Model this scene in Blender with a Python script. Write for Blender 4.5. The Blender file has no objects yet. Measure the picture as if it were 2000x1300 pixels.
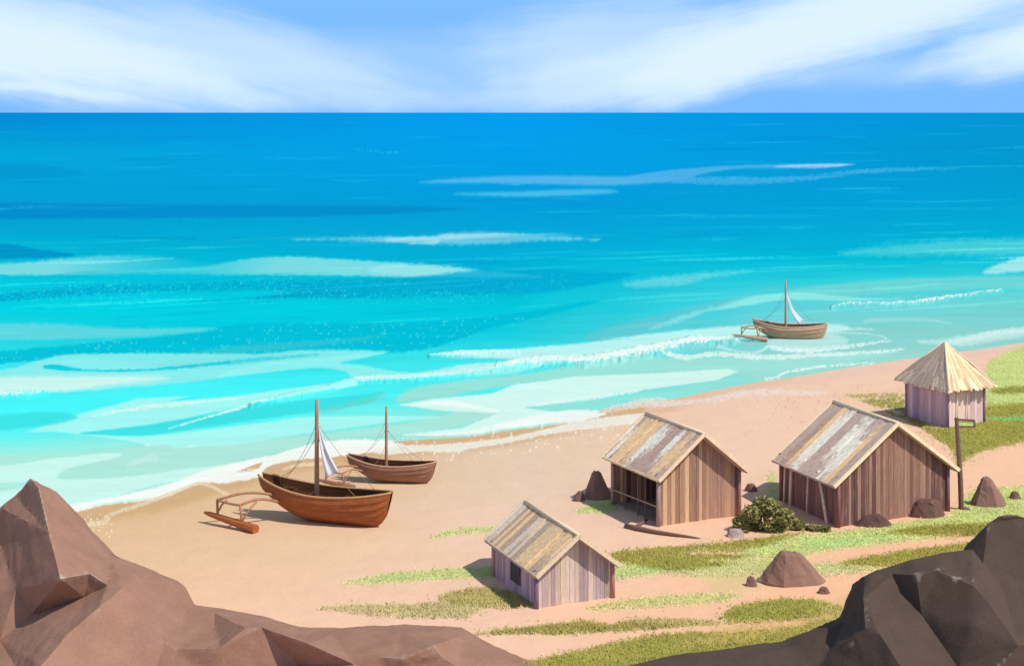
import bpy, bmesh, math, random
import numpy as np
from mathutils import Vector, Matrix
from mathutils.geometry import delaunay_2d_cdt

random.seed(7)
rng = np.random.default_rng(11)
scene = bpy.context.scene
C = scene.collection
F, H, HX, HY = 3000.0, 20.0, 1000.0, 220.0      # lens constant, eye height, vanishing point of the view
SEA = -0.10
LIGHT = np.array([1.28, 1.30, 1.35])            # light a level white surface sends back (measured)

# ------------------------------------------------------------------ camera
cam = bpy.data.cameras.new('camera')
co = bpy.data.objects.new('camera', cam)
C.objects.link(co)
co.location = (0, 0, H)
co.rotation_euler = (math.pi / 2, 0, 0)
cam.sensor_width = 36
cam.lens = 36 * F / 2000
cam.shift_y = -(650 - HY) / 2000
cam.clip_start = 0.5
cam.clip_end = 400000
scene.camera = co

# ------------------------------------------------------------------ light
sun_dir = Vector((0.53, -0.33, 0.79)).normalized()
sl = bpy.data.lights.new('sun', 'SUN')
sl.energy = 4.0
sl.angle = math.radians(0.6)
sl.color = (1.0, 0.93, 0.82)
so = bpy.data.objects.new('sun', sl)
C.objects.link(so)
so.rotation_euler = sun_dir.to_track_quat('Z', 'Y').to_euler()
scene.view_settings.view_transform = 'Standard'
scene.view_settings.look = 'None'
scene.view_settings.exposure = 0.0
scene.view_settings.gamma = 1.0


def lin(c):
    c = np.asarray(c, float) / 255.0
    return np.where(c <= 0.04045, c / 12.92, ((c + 0.055) / 1.055) ** 2.4)


# ------------------------------------------------------------------ node helpers
class NT:
    def __init__(s, tree):
        s.t = tree

    def n(s, typ, **kw):
        node = s.t.nodes.new(typ)
        for k, v in kw.items():
            setattr(node, k, v)
        return node

    def link(s, a, b):
        s.t.links.new(a, b)

    def put(s, v, sock):
        if isinstance(v, (int, float, tuple, list)):
            sock.default_value = v
        else:
            s.link(v, sock)

    def m(s, op, a, b=0.0, c=0.0, clamp=False):
        nd = s.n('ShaderNodeMath', operation=op, use_clamp=clamp)
        s.put(a, nd.inputs[0]); s.put(b, nd.inputs[1])
        if len(nd.inputs) > 2:
            s.put(c, nd.inputs[2])
        return nd.outputs[0]

    def sm(s, v, lo, hi):
        nd = s.n('ShaderNodeMapRange', interpolation_type='SMOOTHSTEP')
        s.put(v, nd.inputs[0]); s.put(lo, nd.inputs[1]); s.put(hi, nd.inputs[2])
        nd.inputs[3].default_value = 0; nd.inputs[4].default_value = 1
        return nd.outputs[0]

    def mix(s, f, a, b, mode='MIX'):
        nd = s.n('ShaderNodeMix', data_type='RGBA', blend_type=mode)
        s.put(f, nd.inputs[0])
        s.put(a, nd.inputs[6]); s.put(b, nd.inputs[7])
        return nd.outputs[2]

    def noise(s, vec, scale, detail=4.0, rough=0.5, dist=0.0):
        nd = s.n('ShaderNodeTexNoise')
        s.link(vec, nd.inputs['Vector'])
        nd.inputs['Scale'].default_value = scale
        nd.inputs['Detail'].default_value = detail
        nd.inputs['Roughness'].default_value = rough
        nd.inputs['Distortion'].default_value = dist
        return nd.outputs['Fac']

    def mapping(s, vec, scale=(1, 1, 1), rot=(0, 0, 0)):
        nd = s.n('ShaderNodeMapping')
        s.link(vec, nd.inputs['Vector'])
        nd.inputs['Scale'].default_value = scale
        nd.inputs['Rotation'].default_value = rot
        return nd.outputs[0]


# ------------------------------------------------------------------ sky
def build_world():
    w = bpy.data.worlds.new('World')
    scene.world = w
    w.use_nodes = True
    t = w.node_tree
    t.nodes.clear()
    N = NT(t)
    sky = N.n('ShaderNodeTexSky', sky_type='NISHITA')
    sky.sun_disc = False
    sky.sun_elevation = math.asin(sun_dir.z)
    sky.sun_rotation = math.atan2(sun_dir.x, sun_dir.y)
    sky.altitude = 0
    sky.air_density = 1.0
    sky.dust_density = 0.2
    sky.ozone_density = 3.0
    tc = N.n('ShaderNodeTexCoord')
    d = tc.outputs['Generated']
    sp = N.n('ShaderNodeSeparateXYZ')
    N.link(d, sp.inputs[0])
    x, y, z = sp.outputs
    az = N.m('ARCTAN2', x, y)                 # 0 ahead, + to the right
    hyp = N.m('SQRT', N.m('ADD', N.m('MULTIPLY', x, x), N.m('MULTIPLY', y, y)))
    el = N.m('DIVIDE', z, N.m('MAXIMUM', hyp, 0.001))
    cx = N.n('ShaderNodeCombineXYZ')
    N.link(az, cx.inputs[0]); N.link(el, cx.inputs[1])
    ae = cx.outputs[0]
    # slow warp of the cloud coordinates so their edges feather
    wv = N.noise(ae, 14.0, 4.0, 0.55)
    wv2 = N.noise(N.mapping(ae, (1.3, 1.3, 1), (0, 0, 0.7)), 23.0, 3.0, 0.5)
    grain = N.noise(ae, 900.0, 2.0, 0.6)

    def cloud(px, py, slope, hl, hw, power, streak=1.0, lo=0.0, hi=1.0):
        a0, e0 = (px - 1000) / F, (220 - py) / F
        ca, sa = math.cos(slope), math.sin(slope)
        da = N.m('SUBTRACT', az, a0); de = N.m('SUBTRACT', el, e0)
        p = N.m('ADD', N.m('MULTIPLY', da, ca), N.m('MULTIPLY', de, sa))
        q = N.m('SUBTRACT', N.m('MULTIPLY', de, ca), N.m('MULTIPLY', da, sa))
        c2 = N.n('ShaderNodeCombineXYZ')
        N.link(N.m('MULTIPLY', p, 9.0), c2.inputs[0]); N.link(N.m('MULTIPLY', q, 95.0), c2.inputs[1])
        st = N.noise(c2.outputs[0], 1.0, 5.0, 0.6)
        q = N.m('ADD', q, N.m('MULTIPLY', N.m('SUBTRACT', wv, 0.5), 0.016))
        p = N.m('ADD', p, N.m('MULTIPLY', N.m('SUBTRACT', wv2, 0.5), 0.05))
        pn = N.m('DIVIDE', p, hl / F); qn = N.m('DIVIDE', q, hw / F)
        r = N.m('SQRT', N.m('ADD', N.m('MULTIPLY', pn, pn), N.m('MULTIPLY', qn, qn)))
        r = N.m('ADD', r, N.m('MULTIPLY', N.m('SUBTRACT', st, 0.5), 0.75 * streak))
        r = N.m('ADD', r, N.m('MULTIPLY', N.m('SUBTRACT', grain, 0.5), 0.18))
        k = N.sm(r, 1.25, 0.3)
        return N.m('MULTIPLY', k, power)

    cl = [cloud(0, 88, -0.2, 520, 96, 0.98),
          cloud(240, 118, -0.26, 280, 46, 0.75),
          cloud(0, 20, -0.15, 330, 50, 0.5),
          cloud(110, 176, -0.12, 170, 13, 0.75, 1.2),
          cloud(430, 170, -0.24, 200, 24, 0.4),
          cloud(470, 100, -0.26, 420, 76, 0.55),
          cloud(1500, 92, 0.22, 440, 76, 0.98),
          cloud(1360, 140, 0.3, 150, 55, 0.7),
          cloud(1720, 20, 0.14, 440, 66, 0.93),
          cloud(2000, 90, 0.2, 220, 62, 0.97),
          cloud(1180, 75, 0.08, 270, 90, 0.5),
          cloud(1140, 165, 0.12, 250, 55, 0.5),
          cloud(1740, 140, 0.1, 240, 34, 0.26),
          cloud(820, 130, 0.0, 700, 80, 0.24),
          cloud(700, 195, 0.0, 600, 26, 0.2),
          cloud(-600, 60, -0.2, 420, 70, 0.8), cloud(2650, 60, 0.15, 420, 80, 0.8)]
    f = cl[0]
    for c in cl[1:]:
        # screen: 1-(1-a)(1-b)
        f = N.m('SUBTRACT', 1.0, N.m('MULTIPLY', N.m('SUBTRACT', 1.0, f), N.m('SUBTRACT', 1.0, c)))
    # open-sky cirrus higher up and all round
    hi = N.noise(N.mapping(d, (1.2, 1.2, 5.0)), 2.2, 6.0, 0.6, 0.6)
    hi = N.m('MULTIPLY', N.sm(hi, 0.52, 0.72), N.m('MULTIPLY', N.sm(el, 0.09, 0.2), 0.5))
    f = N.m('MAXIMUM', f, hi)
    blue = N.mix(1.0, sky.outputs[0], SKY_TINT, 'MULTIPLY')
    blue = N.mix(N.sm(el, 0.34, 0.05), blue, SKY_LOW)
    col = N.mix(f, blue, CLOUD)
    bg = N.n('ShaderNodeBackground')
    bg.inputs['Strength'].default_value = SKY_STRENGTH
    N.link(col, bg.inputs['Color'])
    out = N.n('ShaderNodeOutputWorld')
    N.link(bg.outputs[0], out.inputs[0])


SKY_STRENGTH = 0.15
SKY_TINT = (1.35, 1.12, 0.90, 1)
SKY_LOW = (1.40, 3.42, 6.9, 1)
CLOUD = (4.95, 6.1, 6.65, 1)
build_world()


# ------------------------------------------------------------------ materials
def mat_tint(name, rough=0.9, spec=0.2, scale=(1, 1, 1), nscale=4.0, amt=0.25, bump=0.3, fine=20.0, fineamt=0.15, bdist=0.02):
    m = bpy.data.materials.new(name)
    m.use_nodes = True
    t = m.node_tree
    N = NT(t)
    b = t.nodes['Principled BSDF']
    at = N.n('ShaderNodeAttribute', attribute_name='tint')
    tc = N.n('ShaderNodeTexCoord')
    v = N.mapping(tc.outputs['Object'], scale)
    n1 = N.noise(v, nscale, 5.0, 0.6)
    n2 = N.noise(v, fine, 3.0, 0.6)
    k = N.m('ADD', 1.0, N.m('ADD', N.m('MULTIPLY', N.m('SUBTRACT', n1, 0.5), 2.2 * amt), N.m('MULTIPLY', N.m('SUBTRACT', n2, 0.5), 2.2 * fineamt)))
    cc = N.n('ShaderNodeCombineXYZ')
    for i in range(3):
        N.link(k, cc.inputs[i])
    col = N.mix(1.0, at.outputs['Color'], cc.outputs[0], 'MULTIPLY')
    N.link(col, b.inputs['Base Color'])
    b.inputs['Roughness'].default_value = rough
    b.inputs['Specular IOR Level'].default_value = spec
    if bump:
        bp = N.n('ShaderNodeBump')
        bp.inputs['Strength'].default_value = bump
        bp.inputs['Distance'].default_value = bdist
        N.link(N.m('ADD', N.m('MULTIPLY', n1, 0.6), N.m('MULTIPLY', n2, 0.4)), bp.inputs['Height'])
        N.link(bp.outputs[0], b.inputs['Normal'])
    return m


M_PLANK = mat_tint('weathered planks', 0.9, 0.15, (9, 9, 0.7), 1.6, 0.38, 0.5, 5.0, 0.28)
M_ROOF = mat_tint('roof strips', 0.95, 0.1, (2.2, 1.4, 2.2), 3.0, 0.22, 0.6, 14.0, 0.3)
M_HULL = mat_tint('hull wood', 0.6, 0.3, (0.7, 5, 6), 1.6, 0.45, 0.4, 7.0, 0.3)
M_WOOD = mat_tint('pole wood', 0.8, 0.2, (4, 4, 2), 2.0, 0.35, 0.4, 9.0, 0.25)
M_ROPE = mat_tint('rope', 0.9, 0.1, (4, 4, 4), 8.0, 0.2, 0.2, 30.0, 0.2)
M_SAIL = mat_tint('sail cloth', 0.9, 0.1, (3, 3, 1), 2.0, 0.08, 0.3, 8.0, 0.06)
M_ROCK = mat_tint('rock', 0.92, 0.12, (1, 1, 1), 0.9, 0.22, 0.5, 9.0, 0.18, 0.06)
def edge_rim_light(m):  # light rim of sun-grazed rock edges, painted into the base colour
    N = NT(m.node_tree)
    b = m.node_tree.nodes['Principled BSDF']
    src = b.inputs['Base Color'].links[0].from_socket
    g = N.n('ShaderNodeNewGeometry')
    tc = N.n('ShaderNodeTexCoord')
    nz = N.noise(tc.outputs['Object'], 3.0, 4.0, 0.6)
    f = N.m('MULTIPLY', N.sm(N.m('ADD', g.outputs['Pointiness'], N.m('MULTIPLY', N.m('SUBTRACT', nz, 0.5), 0.05)), 0.535, 0.60), 0.55)
    N.link(N.mix(f, src, (0.50, 0.42, 0.36, 1)), b.inputs['Base Color'])


edge_rim_light(M_ROCK)


def chalk(m, scale, lo, hi, amount, col):
    N = NT(m.node_tree)
    b = m.node_tree.nodes['Principled BSDF']
    src = b.inputs['Base Color'].links[0].from_socket
    tc = N.n('ShaderNodeTexCoord')
    nz = N.noise(N.mapping(tc.outputs['Object'], scale), 1.0, 6.0, 0.7)
    N.link(N.mix(N.m('MULTIPLY', N.sm(nz, lo, hi), amount), src, col), b.inputs['Base Color'])


chalk(M_PLANK, (7, 7, 0.8), 0.52, 0.70, 0.38, (0.62, 0.46, 0.33, 1))
chalk(M_HULL, (1.2, 6, 9), 0.56, 0.74, 0.22, (0.45, 0.30, 0.20, 1))
M_LEAF = mat_tint('leaves', 0.7, 0.2, (1, 1, 1), 2.0, 0.3, 0.0, 9.0, 0.1)
M_GRASS = mat_tint('grass blades', 0.8, 0.1, (1, 1, 1), 0.5, 0.25, 0.0, 3.0, 0.12)
M_SAND = mat_tint('sand', 0.97, 0.05, (1, 1, 1), 0.6, 0.06, 0.6, 5.0, 0.08, 0.05)


def mat_water():
    m = bpy.data.materials.new('sea water')
    m.use_nodes = True
    t = m.node_tree
    N = NT(t)
    b = t.nodes['Principled BSDF']
    at = N.n('ShaderNodeAttribute', attribute_name='tint')
    tc = N.n('ShaderNodeTexCoord')
    v = N.mapping(tc.outputs['Object'], (0.28, 1.0, 1.0), (0, 0, 0.12))
    n1 = N.noise(v, 0.35, 6.0, 0.62, 0.4)
    n2 = N.noise(v, 2.2, 4.0, 0.6, 0.3)
    k = N.m('ADD', 1.0, N.m('ADD', N.m('MULTIPLY', N.m('SUBTRACT', n1, 0.5), 0.22), N.m('MULTIPLY', N.m('SUBTRACT', n2, 0.5), 0.12)))
    cc = N.n('ShaderNodeCombineXYZ')
    for i in range(3):
        N.link(k, cc.inputs[i])
    N.link(N.mix(1.0, at.outputs['Color'], cc.outputs[0], 'MULTIPLY'), b.inputs['Base Color'])
    b.inputs['Roughness'].default_value = 0.45
    b.inputs['Specular IOR Level'].default_value = 0.0
    bp = N.n('ShaderNodeBump')
    bp.inputs['Strength'].default_value = 0.35
    bp.inputs['Distance'].default_value = 0.12
    N.link(N.m('ADD', n1, N.m('MULTIPLY', n2, 0.35)), bp.inputs['Height'])
    N.link(bp.outputs[0], b.inputs['Normal'])
    return m


M_WATER = mat_water()


# ------------------------------------------------------------------ placing helpers
def G(px, py, z=0.0):
    d = (H - z) * F / (py - HY)
    return Vector(((px - HX) / F * d, d, z))


def P(px, py, d):
    return Vector(((px - HX) / F * d, d, H - (py - HY) / F * d))


def tag(o, label=None, cat=None, group=None, kind=None):
    if label: o['label'] = label
    if cat: o['category'] = cat
    if group: o['group'] = group
    if kind: o['kind'] = kind
    return o


def empty(name, loc, rz=0.0):
    o = bpy.data.objects.new(name, None)
    C.objects.link(o)
    o.location = loc
    o.rotation_euler = (0, 0, rz)
    o.empty_display_size = 0.3
    return o


class MB:
    """collects faces with a colour each, and links them as one mesh object"""
    def __init__(s):
        s.v, s.f, s.c = [], [], []

    def add(s, vs, fs, col):
        o = len(s.v)
        s.v += [tuple(p) for p in vs]
        for i, f in enumerate(fs):
            s.f.append(tuple(o + k for k in f))
            s.c.append(col[i] if isinstance(col, list) else col)

    def hexa(s, p, col):
        # p: 4 bottom corners then 4 top corners, same winding
        s.add(p, [(3, 2, 1, 0), (4, 5, 6, 7), (0, 1, 5, 4), (1, 2, 6, 5), (2, 3, 7, 6), (3, 0, 4, 7)], col)

    def beam(s, a, b, w, h, col, up=Vector((0, 0, 1))):
        a, b = Vector(a), Vector(b)
        d = (b - a).normalized()
        sd = d.cross(up)
        if sd.length < 1e-4:
            sd = Vector((1, 0, 0))
        sd.normalize()
        u = sd.cross(d)
        q = [sd * x * w / 2 + u * y * h / 2 for x, y in ((-1, -1), (1, -1), (1, 1), (-1, 1))]
        s.hexa([a + k for k in q] + [b + k for k in q], col)

    def tube(s, pts, radii, col, n=8, cap=True):
        pts = [Vector(p) for p in pts]
        if not isinstance(radii, (list, tuple)):
            radii = [radii] * len(pts)
        rings = []
        for i, p in enumerate(pts):
            d = (pts[min(i + 1, len(pts) - 1)] - pts[max(i - 1, 0)]).normalized()
            r = Vector((0, 0, 1)) if abs(d.z) < 0.9 else Vector((1, 0, 0))
            a = d.cross(r).normalized(); b = d.cross(a).normalized()
            rings.append([p + (a * math.cos(2 * math.pi * k / n) + b * math.sin(2 * math.pi * k / n)) * radii[i] for k in range(n)])
        vs = [q for r in rings for q in r]
        fs = []
        for i in range(len(pts) - 1):
            for k in range(n):
                fs.append((i * n + k, i * n + (k + 1) % n, (i + 1) * n + (k + 1) % n, (i + 1) * n + k))
        if cap:
            fs.append(tuple(range(n))[::-1]); fs.append(tuple((len(pts) - 1) * n + k for k in range(n)))
        s.add(vs, fs, col)

    def build(s, name, mat, parent=None, smooth=False, bevel=0.0):
        me = bpy.data.meshes.new(name)
        me.from_pydata(s.v, [], s.f)
        a = me.color_attributes.new('tint', 'FLOAT_COLOR', 'CORNER')
        buf = np.ones((len(me.loops), 4), np.float32)
        i = 0
        for f, c in zip(s.f, s.c):
            buf[i:i + len(f), :3] = c
            i += len(f)
        a.data.foreach_set('color', buf.ravel())
        me.materials.append(mat)
        bm = bmesh.new(); bm.from_mesh(me)
        bmesh.ops.recalc_face_normals(bm, faces=bm.faces)
        bm.to_mesh(me); bm.free()
        if smooth:
            me.polygons.foreach_set('use_smooth', [True] * len(me.polygons))
        o = bpy.data.objects.new(name, me)
        C.objects.link(o)
        if parent: o.parent = parent
        if bevel:
            md = o.modifiers.new('bevel', 'BEVEL'); md.width = bevel; md.segments = 1; md.limit_method = 'ANGLE'
        return o


def jit(c, a):
    k = 1 + random.uniform(-a, a)
    return tuple(max(0.003, min(0.95, x * k)) for x in c)


def rgb(r, g, b, k=1.0):
    return tuple(float(min(0.9, x / k)) for x in lin((r, g, b)))


# ------------------------------------------------------------------ paint the sea bed, beach and water colours onto dense ground sheets
def hash2(i, j, seed=0):
    n = (i.astype(np.int64) * 374761393 + j.astype(np.int64) * 668265263 + seed * 69069) & 0xffffffff
    n = ((n ^ (n >> 13)) * 1274126177) & 0xffffffff
    n = (n ^ (n >> 16)) & 0xffffffff
    return n / 4294967295.0


def vnoise(x, y, seed=0):
    xi, yi = np.floor(x), np.floor(y)
    fx, fy = x - xi, y - yi
    fx = fx * fx * (3 - 2 * fx); fy = fy * fy * (3 - 2 * fy)
    a = hash2(xi, yi, seed); b = hash2(xi + 1, yi, seed); c = hash2(xi, yi + 1, seed); d = hash2(xi + 1, yi + 1, seed)
    return (a * (1 - fx) + b * fx) * (1 - fy) + (c * (1 - fx) + d * fx) * fy


def fnoise(x, y, seed=0):
    return 0.5 * vnoise(x, y, seed) + 0.3 * vnoise(x * 2.1, y * 2.1, seed + 1) + 0.2 * vnoise(x * 4.3, y * 4.3, seed + 2)


SHORE = np.array([(-3000, 1600), (-700, 1170), (-300, 1075), (0, 1010), (150, 988), (250, 976), (300, 968), (380, 938), (440, 925), (500, 902), (560, 884), (620, 868), (740, 861),
                  (800, 856), (900, 850), (1000, 836), (1080, 826), (1130, 812), (1180, 797), (1260, 783), (1330, 772), (1400, 757), (1500, 739), (1550, 733),
                  (1620, 721), (1700, 708), (1800, 694), (1900, 681), (2000, 666), (2700, 565), (6000, 400)], float)


def shore_y(px):
    return np.interp(px, SHORE[:, 0], SHORE[:, 1])


def smooth_poly(pts, n=4, closed=True):
    p = np.array(pts, float)
    out = []
    N_ = len(p)
    for i in range(N_ if closed else N_ - 1):
        if closed:
            a, b, c, d = p[(i - 1) % N_], p[i], p[(i + 1) % N_], p[(i + 2) % N_]
        else:
            a, b, c, d = p[max(i - 1, 0)], p[i], p[i + 1], p[min(i + 2, N_ - 1)]
        for k in range(n):
            t = k / n
            out.append(0.5 * ((2 * b) + (-a + c) * t + (2 * a - 5 * b + 4 * c - d) * t * t + (-a + 3 * b - 3 * c + d) * t ** 3))
    if not closed:
        out.append(p[-1])
    return np.array(out)


class Sheet:
    def __init__(s, xs, ys):
        s.xs, s.ys = np.asarray(xs, float), np.asarray(ys, float)
        s.X, s.Y = np.meshgrid(s.xs, s.ys)
        s.col = np.zeros(s.X.shape + (3,))
        s.marks = {}
        s.rel = np.zeros(s.X.shape)

    def base(s, cols, rows):
        ry = np.array([r[0] for r in rows], float)
        cc = np.array([r[1] for r in rows], float)           # rows x cols x 3
        nx = s.X + (fnoise(s.X / 260, s.Y / 40, 5) - 0.5) * 120
        ny = s.Y + (fnoise(s.X / 420, s.Y / 45, 9) - 0.5) * np.clip((s.Y - 230) / 6, 0, 34)
        fy = np.interp(ny, ry, np.arange(len(ry))); fx = np.interp(nx, cols, np.arange(len(cols)))
        i = np.clip(np.floor(fy).astype(int), 0, len(ry) - 2); j = np.clip(np.floor(fx).astype(int), 0, len(cols) - 2)
        ty = np.clip(fy - i, 0, 1)[..., None]; tx = np.clip(fx - j, 0, 1)[..., None]
        s.col = (cc[i, j] * (1 - tx) + cc[i, j + 1] * tx) * (1 - ty) + (cc[i + 1, j] * (1 - tx) + cc[i + 1, j + 1] * tx) * ty

    def _win(s, x0, y0, x1, y1):
        j0, j1 = np.searchsorted(s.xs, x0), np.searchsorted(s.xs, x1)
        i0, i1 = np.searchsorted(s.ys, y0), np.searchsorted(s.ys, y1)
        return (slice(i0, i1), slice(j0, j1)) if i1 > i0 and j1 > j0 else None

    def _apply(s, w, mask, color, op, mark):
        m = np.clip(mask, 0, 1)[..., None] * op
        s.col[w] = s.col[w] * (1 - m) + np.array(color, float) * m
        for k in s.marks:
            s.marks[k][w] *= (1 - m[..., 0])
        if mark:
            if mark not in s.marks:
                s.marks[mark] = np.zeros(s.X.shape)
            s.marks[mark][w] = np.maximum(s.marks[mark][w], m[..., 0])

    def poly(s, pts, color, op=1.0, soft=3.0, rough=1.5, dry=0.0, smooth=True, mark=None, fade=None, nscale=7.0):
        p = smooth_poly(pts) if smooth else np.array(pts, float)
        pad = soft + rough * 3 + 2
        w = s._win(p[:, 0].min() - pad, p[:, 1].min() - pad, p[:, 0].max() + pad, p[:, 1].max() + pad)
        if w is None: return
        X, Y = s.X[w], s.Y[w]
        d2 = np.full(X.shape, 1e9); inside = np.zeros(X.shape, bool)
        for a, b in zip(p, np.roll(p, -1, 0)):
            ex, ey = b - a
            L = ex * ex + ey * ey
            if L < 1e-9: continue
            t = np.clip(((X - a[0]) * ex + (Y - a[1]) * ey) / L, 0, 1)
            d2 = np.minimum(d2, (X - a[0] - t * ex) ** 2 + (Y - a[1] - t * ey) ** 2)
            if a[1] != b[1]:
                c = ((a[1] > Y) != (b[1] > Y)) & (X < ex * (Y - a[1]) / ey + a[0])
                inside ^= c
        sd = np.sqrt(d2) * np.where(inside, 1, -1)
        if rough:
            sd = sd + (fnoise(X / nscale, Y / (nscale * 0.6), 21) - 0.5) * 3.2 * rough
        mask = np.clip(0.5 + sd / soft, 0, 1)
        if dry:
            g = hash2(np.floor(X / 2.2), np.floor(Y / 2.2), 3)
            mask = mask * np.clip((g - dry * (1 - np.clip(sd / (soft * 3 + 6), 0, 1))) * 6, 0, 1)
        if fade:                       # (x_full, x_gone)
            mask = mask * np.clip((fade[1] - X) / (fade[1] - fade[0]), 0, 1)
        s._apply(w, mask, color, op, mark)

    def line(s, pts, width, color, op=0.9, chalk=0.5, soft=2.0, relief=0.0):
        p = smooth_poly(pts, 4, False)
        wd = np.interp(np.linspace(0, 1, len(p)), np.linspace(0, 1, len(width)), width) if isinstance(width, (list, tuple)) else np.full(len(p), float(width))
        pad = wd.max() + 4
        w = s._win(p[:, 0].min() - pad, p[:, 1].min() - pad, p[:, 0].max() + pad, p[:, 1].max() + pad)
        if w is None: return
        X, Y = s.X[w], s.Y[w]
        best = np.full(X.shape, -1e9)
        for k in range(len(p) - 1):
            a, b = p[k], p[k + 1]
            e = b - a; L = (e * e).sum()
            if L < 1e-9: continue
            t = np.clip(((X - a[0]) * e[0] + (Y - a[1]) * e[1]) / L, 0, 1)
            d = np.sqrt((X - a[0] - t * e[0]) ** 2 + (Y - a[1] - t * e[1]) ** 2)
            best = np.maximum(best, (wd[k] * (1 - t) + wd[k + 1] * t) / 2 - d)
        best = best + (fnoise(X / 9, Y / 4, 33) - 0.5) * wd.mean() * 0.7
        mask = np.clip(0.5 + best / soft, 0, 1)
        if relief:
            s.rel[w] = np.maximum(s.rel[w], relief * np.clip(1 + best / (wd.mean() * 0.5), 0, 1))
        if chalk:
            g = hash2(np.floor(X / 2.1), np.floor(Y / 2.1), 8)
            mask = mask * np.clip((g - chalk * 0.75 + np.clip(best / wd.mean(), 0, 1) * 0.35) * 4, 0, 1)
        s._apply(w, mask, color, op, None)

    def speck(s, pts, color, density=0.06, op=0.9, cell=(5.0, 6.0), seed=1, edge=40.0):
        p = np.array(pts, float)
        w = s._win(p[:, 0].min(), p[:, 1].min(), p[:, 0].max(), p[:, 1].max())
        if w is None: return
        X, Y = s.X[w], s.Y[w]
        inside = np.zeros(X.shape, bool)
        for a, b in zip(p, np.roll(p, -1, 0)):
            if a[1] != b[1]:
                inside ^= ((a[1] > Y) != (b[1] > Y)) & (X < (b[0] - a[0]) * (Y - a[1]) / (b[1] - a[1]) + a[0])
        cxi, cyi = np.floor(X / cell[0]), np.floor(Y / cell[1])
        on = hash2(cxi, cyi, seed) < density * (0.35 + 1.3 * vnoise(X / 60, Y / 25, seed + 4))
        ox = (hash2(cxi, cyi, seed + 1) - 0.5) * 0.5 + 0.5; oy = (hash2(cxi, cyi, seed + 2) - 0.5) * 0.4 + 0.5
        dx = (X / cell[0] - cxi - ox) * cell[0]; dy = (Y / cell[1] - cyi - oy) * cell[1]
        slant = (hash2(cxi, cyi, seed + 3) - 0.5)
        r = np.sqrt((dx + slant * dy) ** 2 + (dy * 0.7) ** 2)
        size = 0.9 + 1.4 * hash2(cxi, cyi, seed + 6)
        mask = np.where(inside & on, np.clip(size - r, 0, 1), 0)
        s._apply(w, mask, color, op, None)

    def mesh(s, name, mat, zfun, zproj, keep=None):
        D = (H - zproj) * F / (s.Y - HY)
        WX = (s.X - HX) / F * D
        Z = zfun(WX, D, s.X, s.Y)
        ny, nx = s.X.shape
        v = np.stack([WX, D, Z], -1).reshape(-1, 3).astype(np.float32)
        idx = np.arange(ny * nx).reshape(ny, nx)
        q = np.stack([idx[1:, :-1], idx[1:, 1:], idx[:-1, 1:], idx[:-1, :-1]], -1).reshape(-1, 4)
        if keep is not None:
            k = keep(s.X, s.Y)
            kk = (k[1:, :-1] | k[1:, 1:] | k[:-1, 1:] | k[:-1, :-1]).reshape(-1)
            q = q[kk]
        used = np.zeros(ny * nx, bool); used[q.ravel()] = True
        remap = np.cumsum(used) - 1
        v = v[used]; q = remap[q]
        colr = np.clip(lin(np.clip(s.col, 0, 255)) / LIGHT, 0.001, 0.93).reshape(-1, 3)[used]
        me = bpy.data.meshes.new(name)
        me.vertices.add(len(v)); me.vertices.foreach_set('co', v.ravel())
        me.loops.add(q.size); me.loops.foreach_set('vertex_index', q.ravel().astype(np.int32))
        me.polygons.add(len(q)); me.polygons.foreach_set('loop_start', np.arange(0, q.size, 4, dtype=np.int32))
        me.update(calc_edges=True)
        a = me.color_attributes.new('tint', 'FLOAT_COLOR', 'POINT')
        buf = np.ones((len(v), 4), np.float32); buf[:, :3] = colr
        a.data.foreach_set('color', buf.ravel())
        me.polygons.foreach_set('use_smooth', np.ones(len(q), bool))
        me.materials.append(mat)
        o = bpy.data.objects.new(name, me)
        C.objects.link(o)
        return o


def inland(px, py):
    """metres inland of the waterline (negative out at sea), measured along the view axis"""
    sy = shore_y(px)
    return (H * F / (sy - HY) - H * F / (py - HY)) * 0.8


def ground_z(wx, wy):
    px = HX + F * wx / wy; py = HY + F * H / wy
    t = inland(px, py)
    bump = (fnoise(wx / 2.6, wy / 2.6, 51) - 0.5) * 0.09 + (fnoise(wx / 0.7, wy / 0.7, 57) - 0.5) * 0.025
    up = np.clip(t / 5.0, 0, 1)
    z = np.where(t > 0, SEA + 0.004 + 0.10 * up * up * (3 - 2 * up), np.maximum(SEA + 0.09 * t, -3.0))
    return z + bump * np.clip(t / 8.0, 0, 1)


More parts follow.
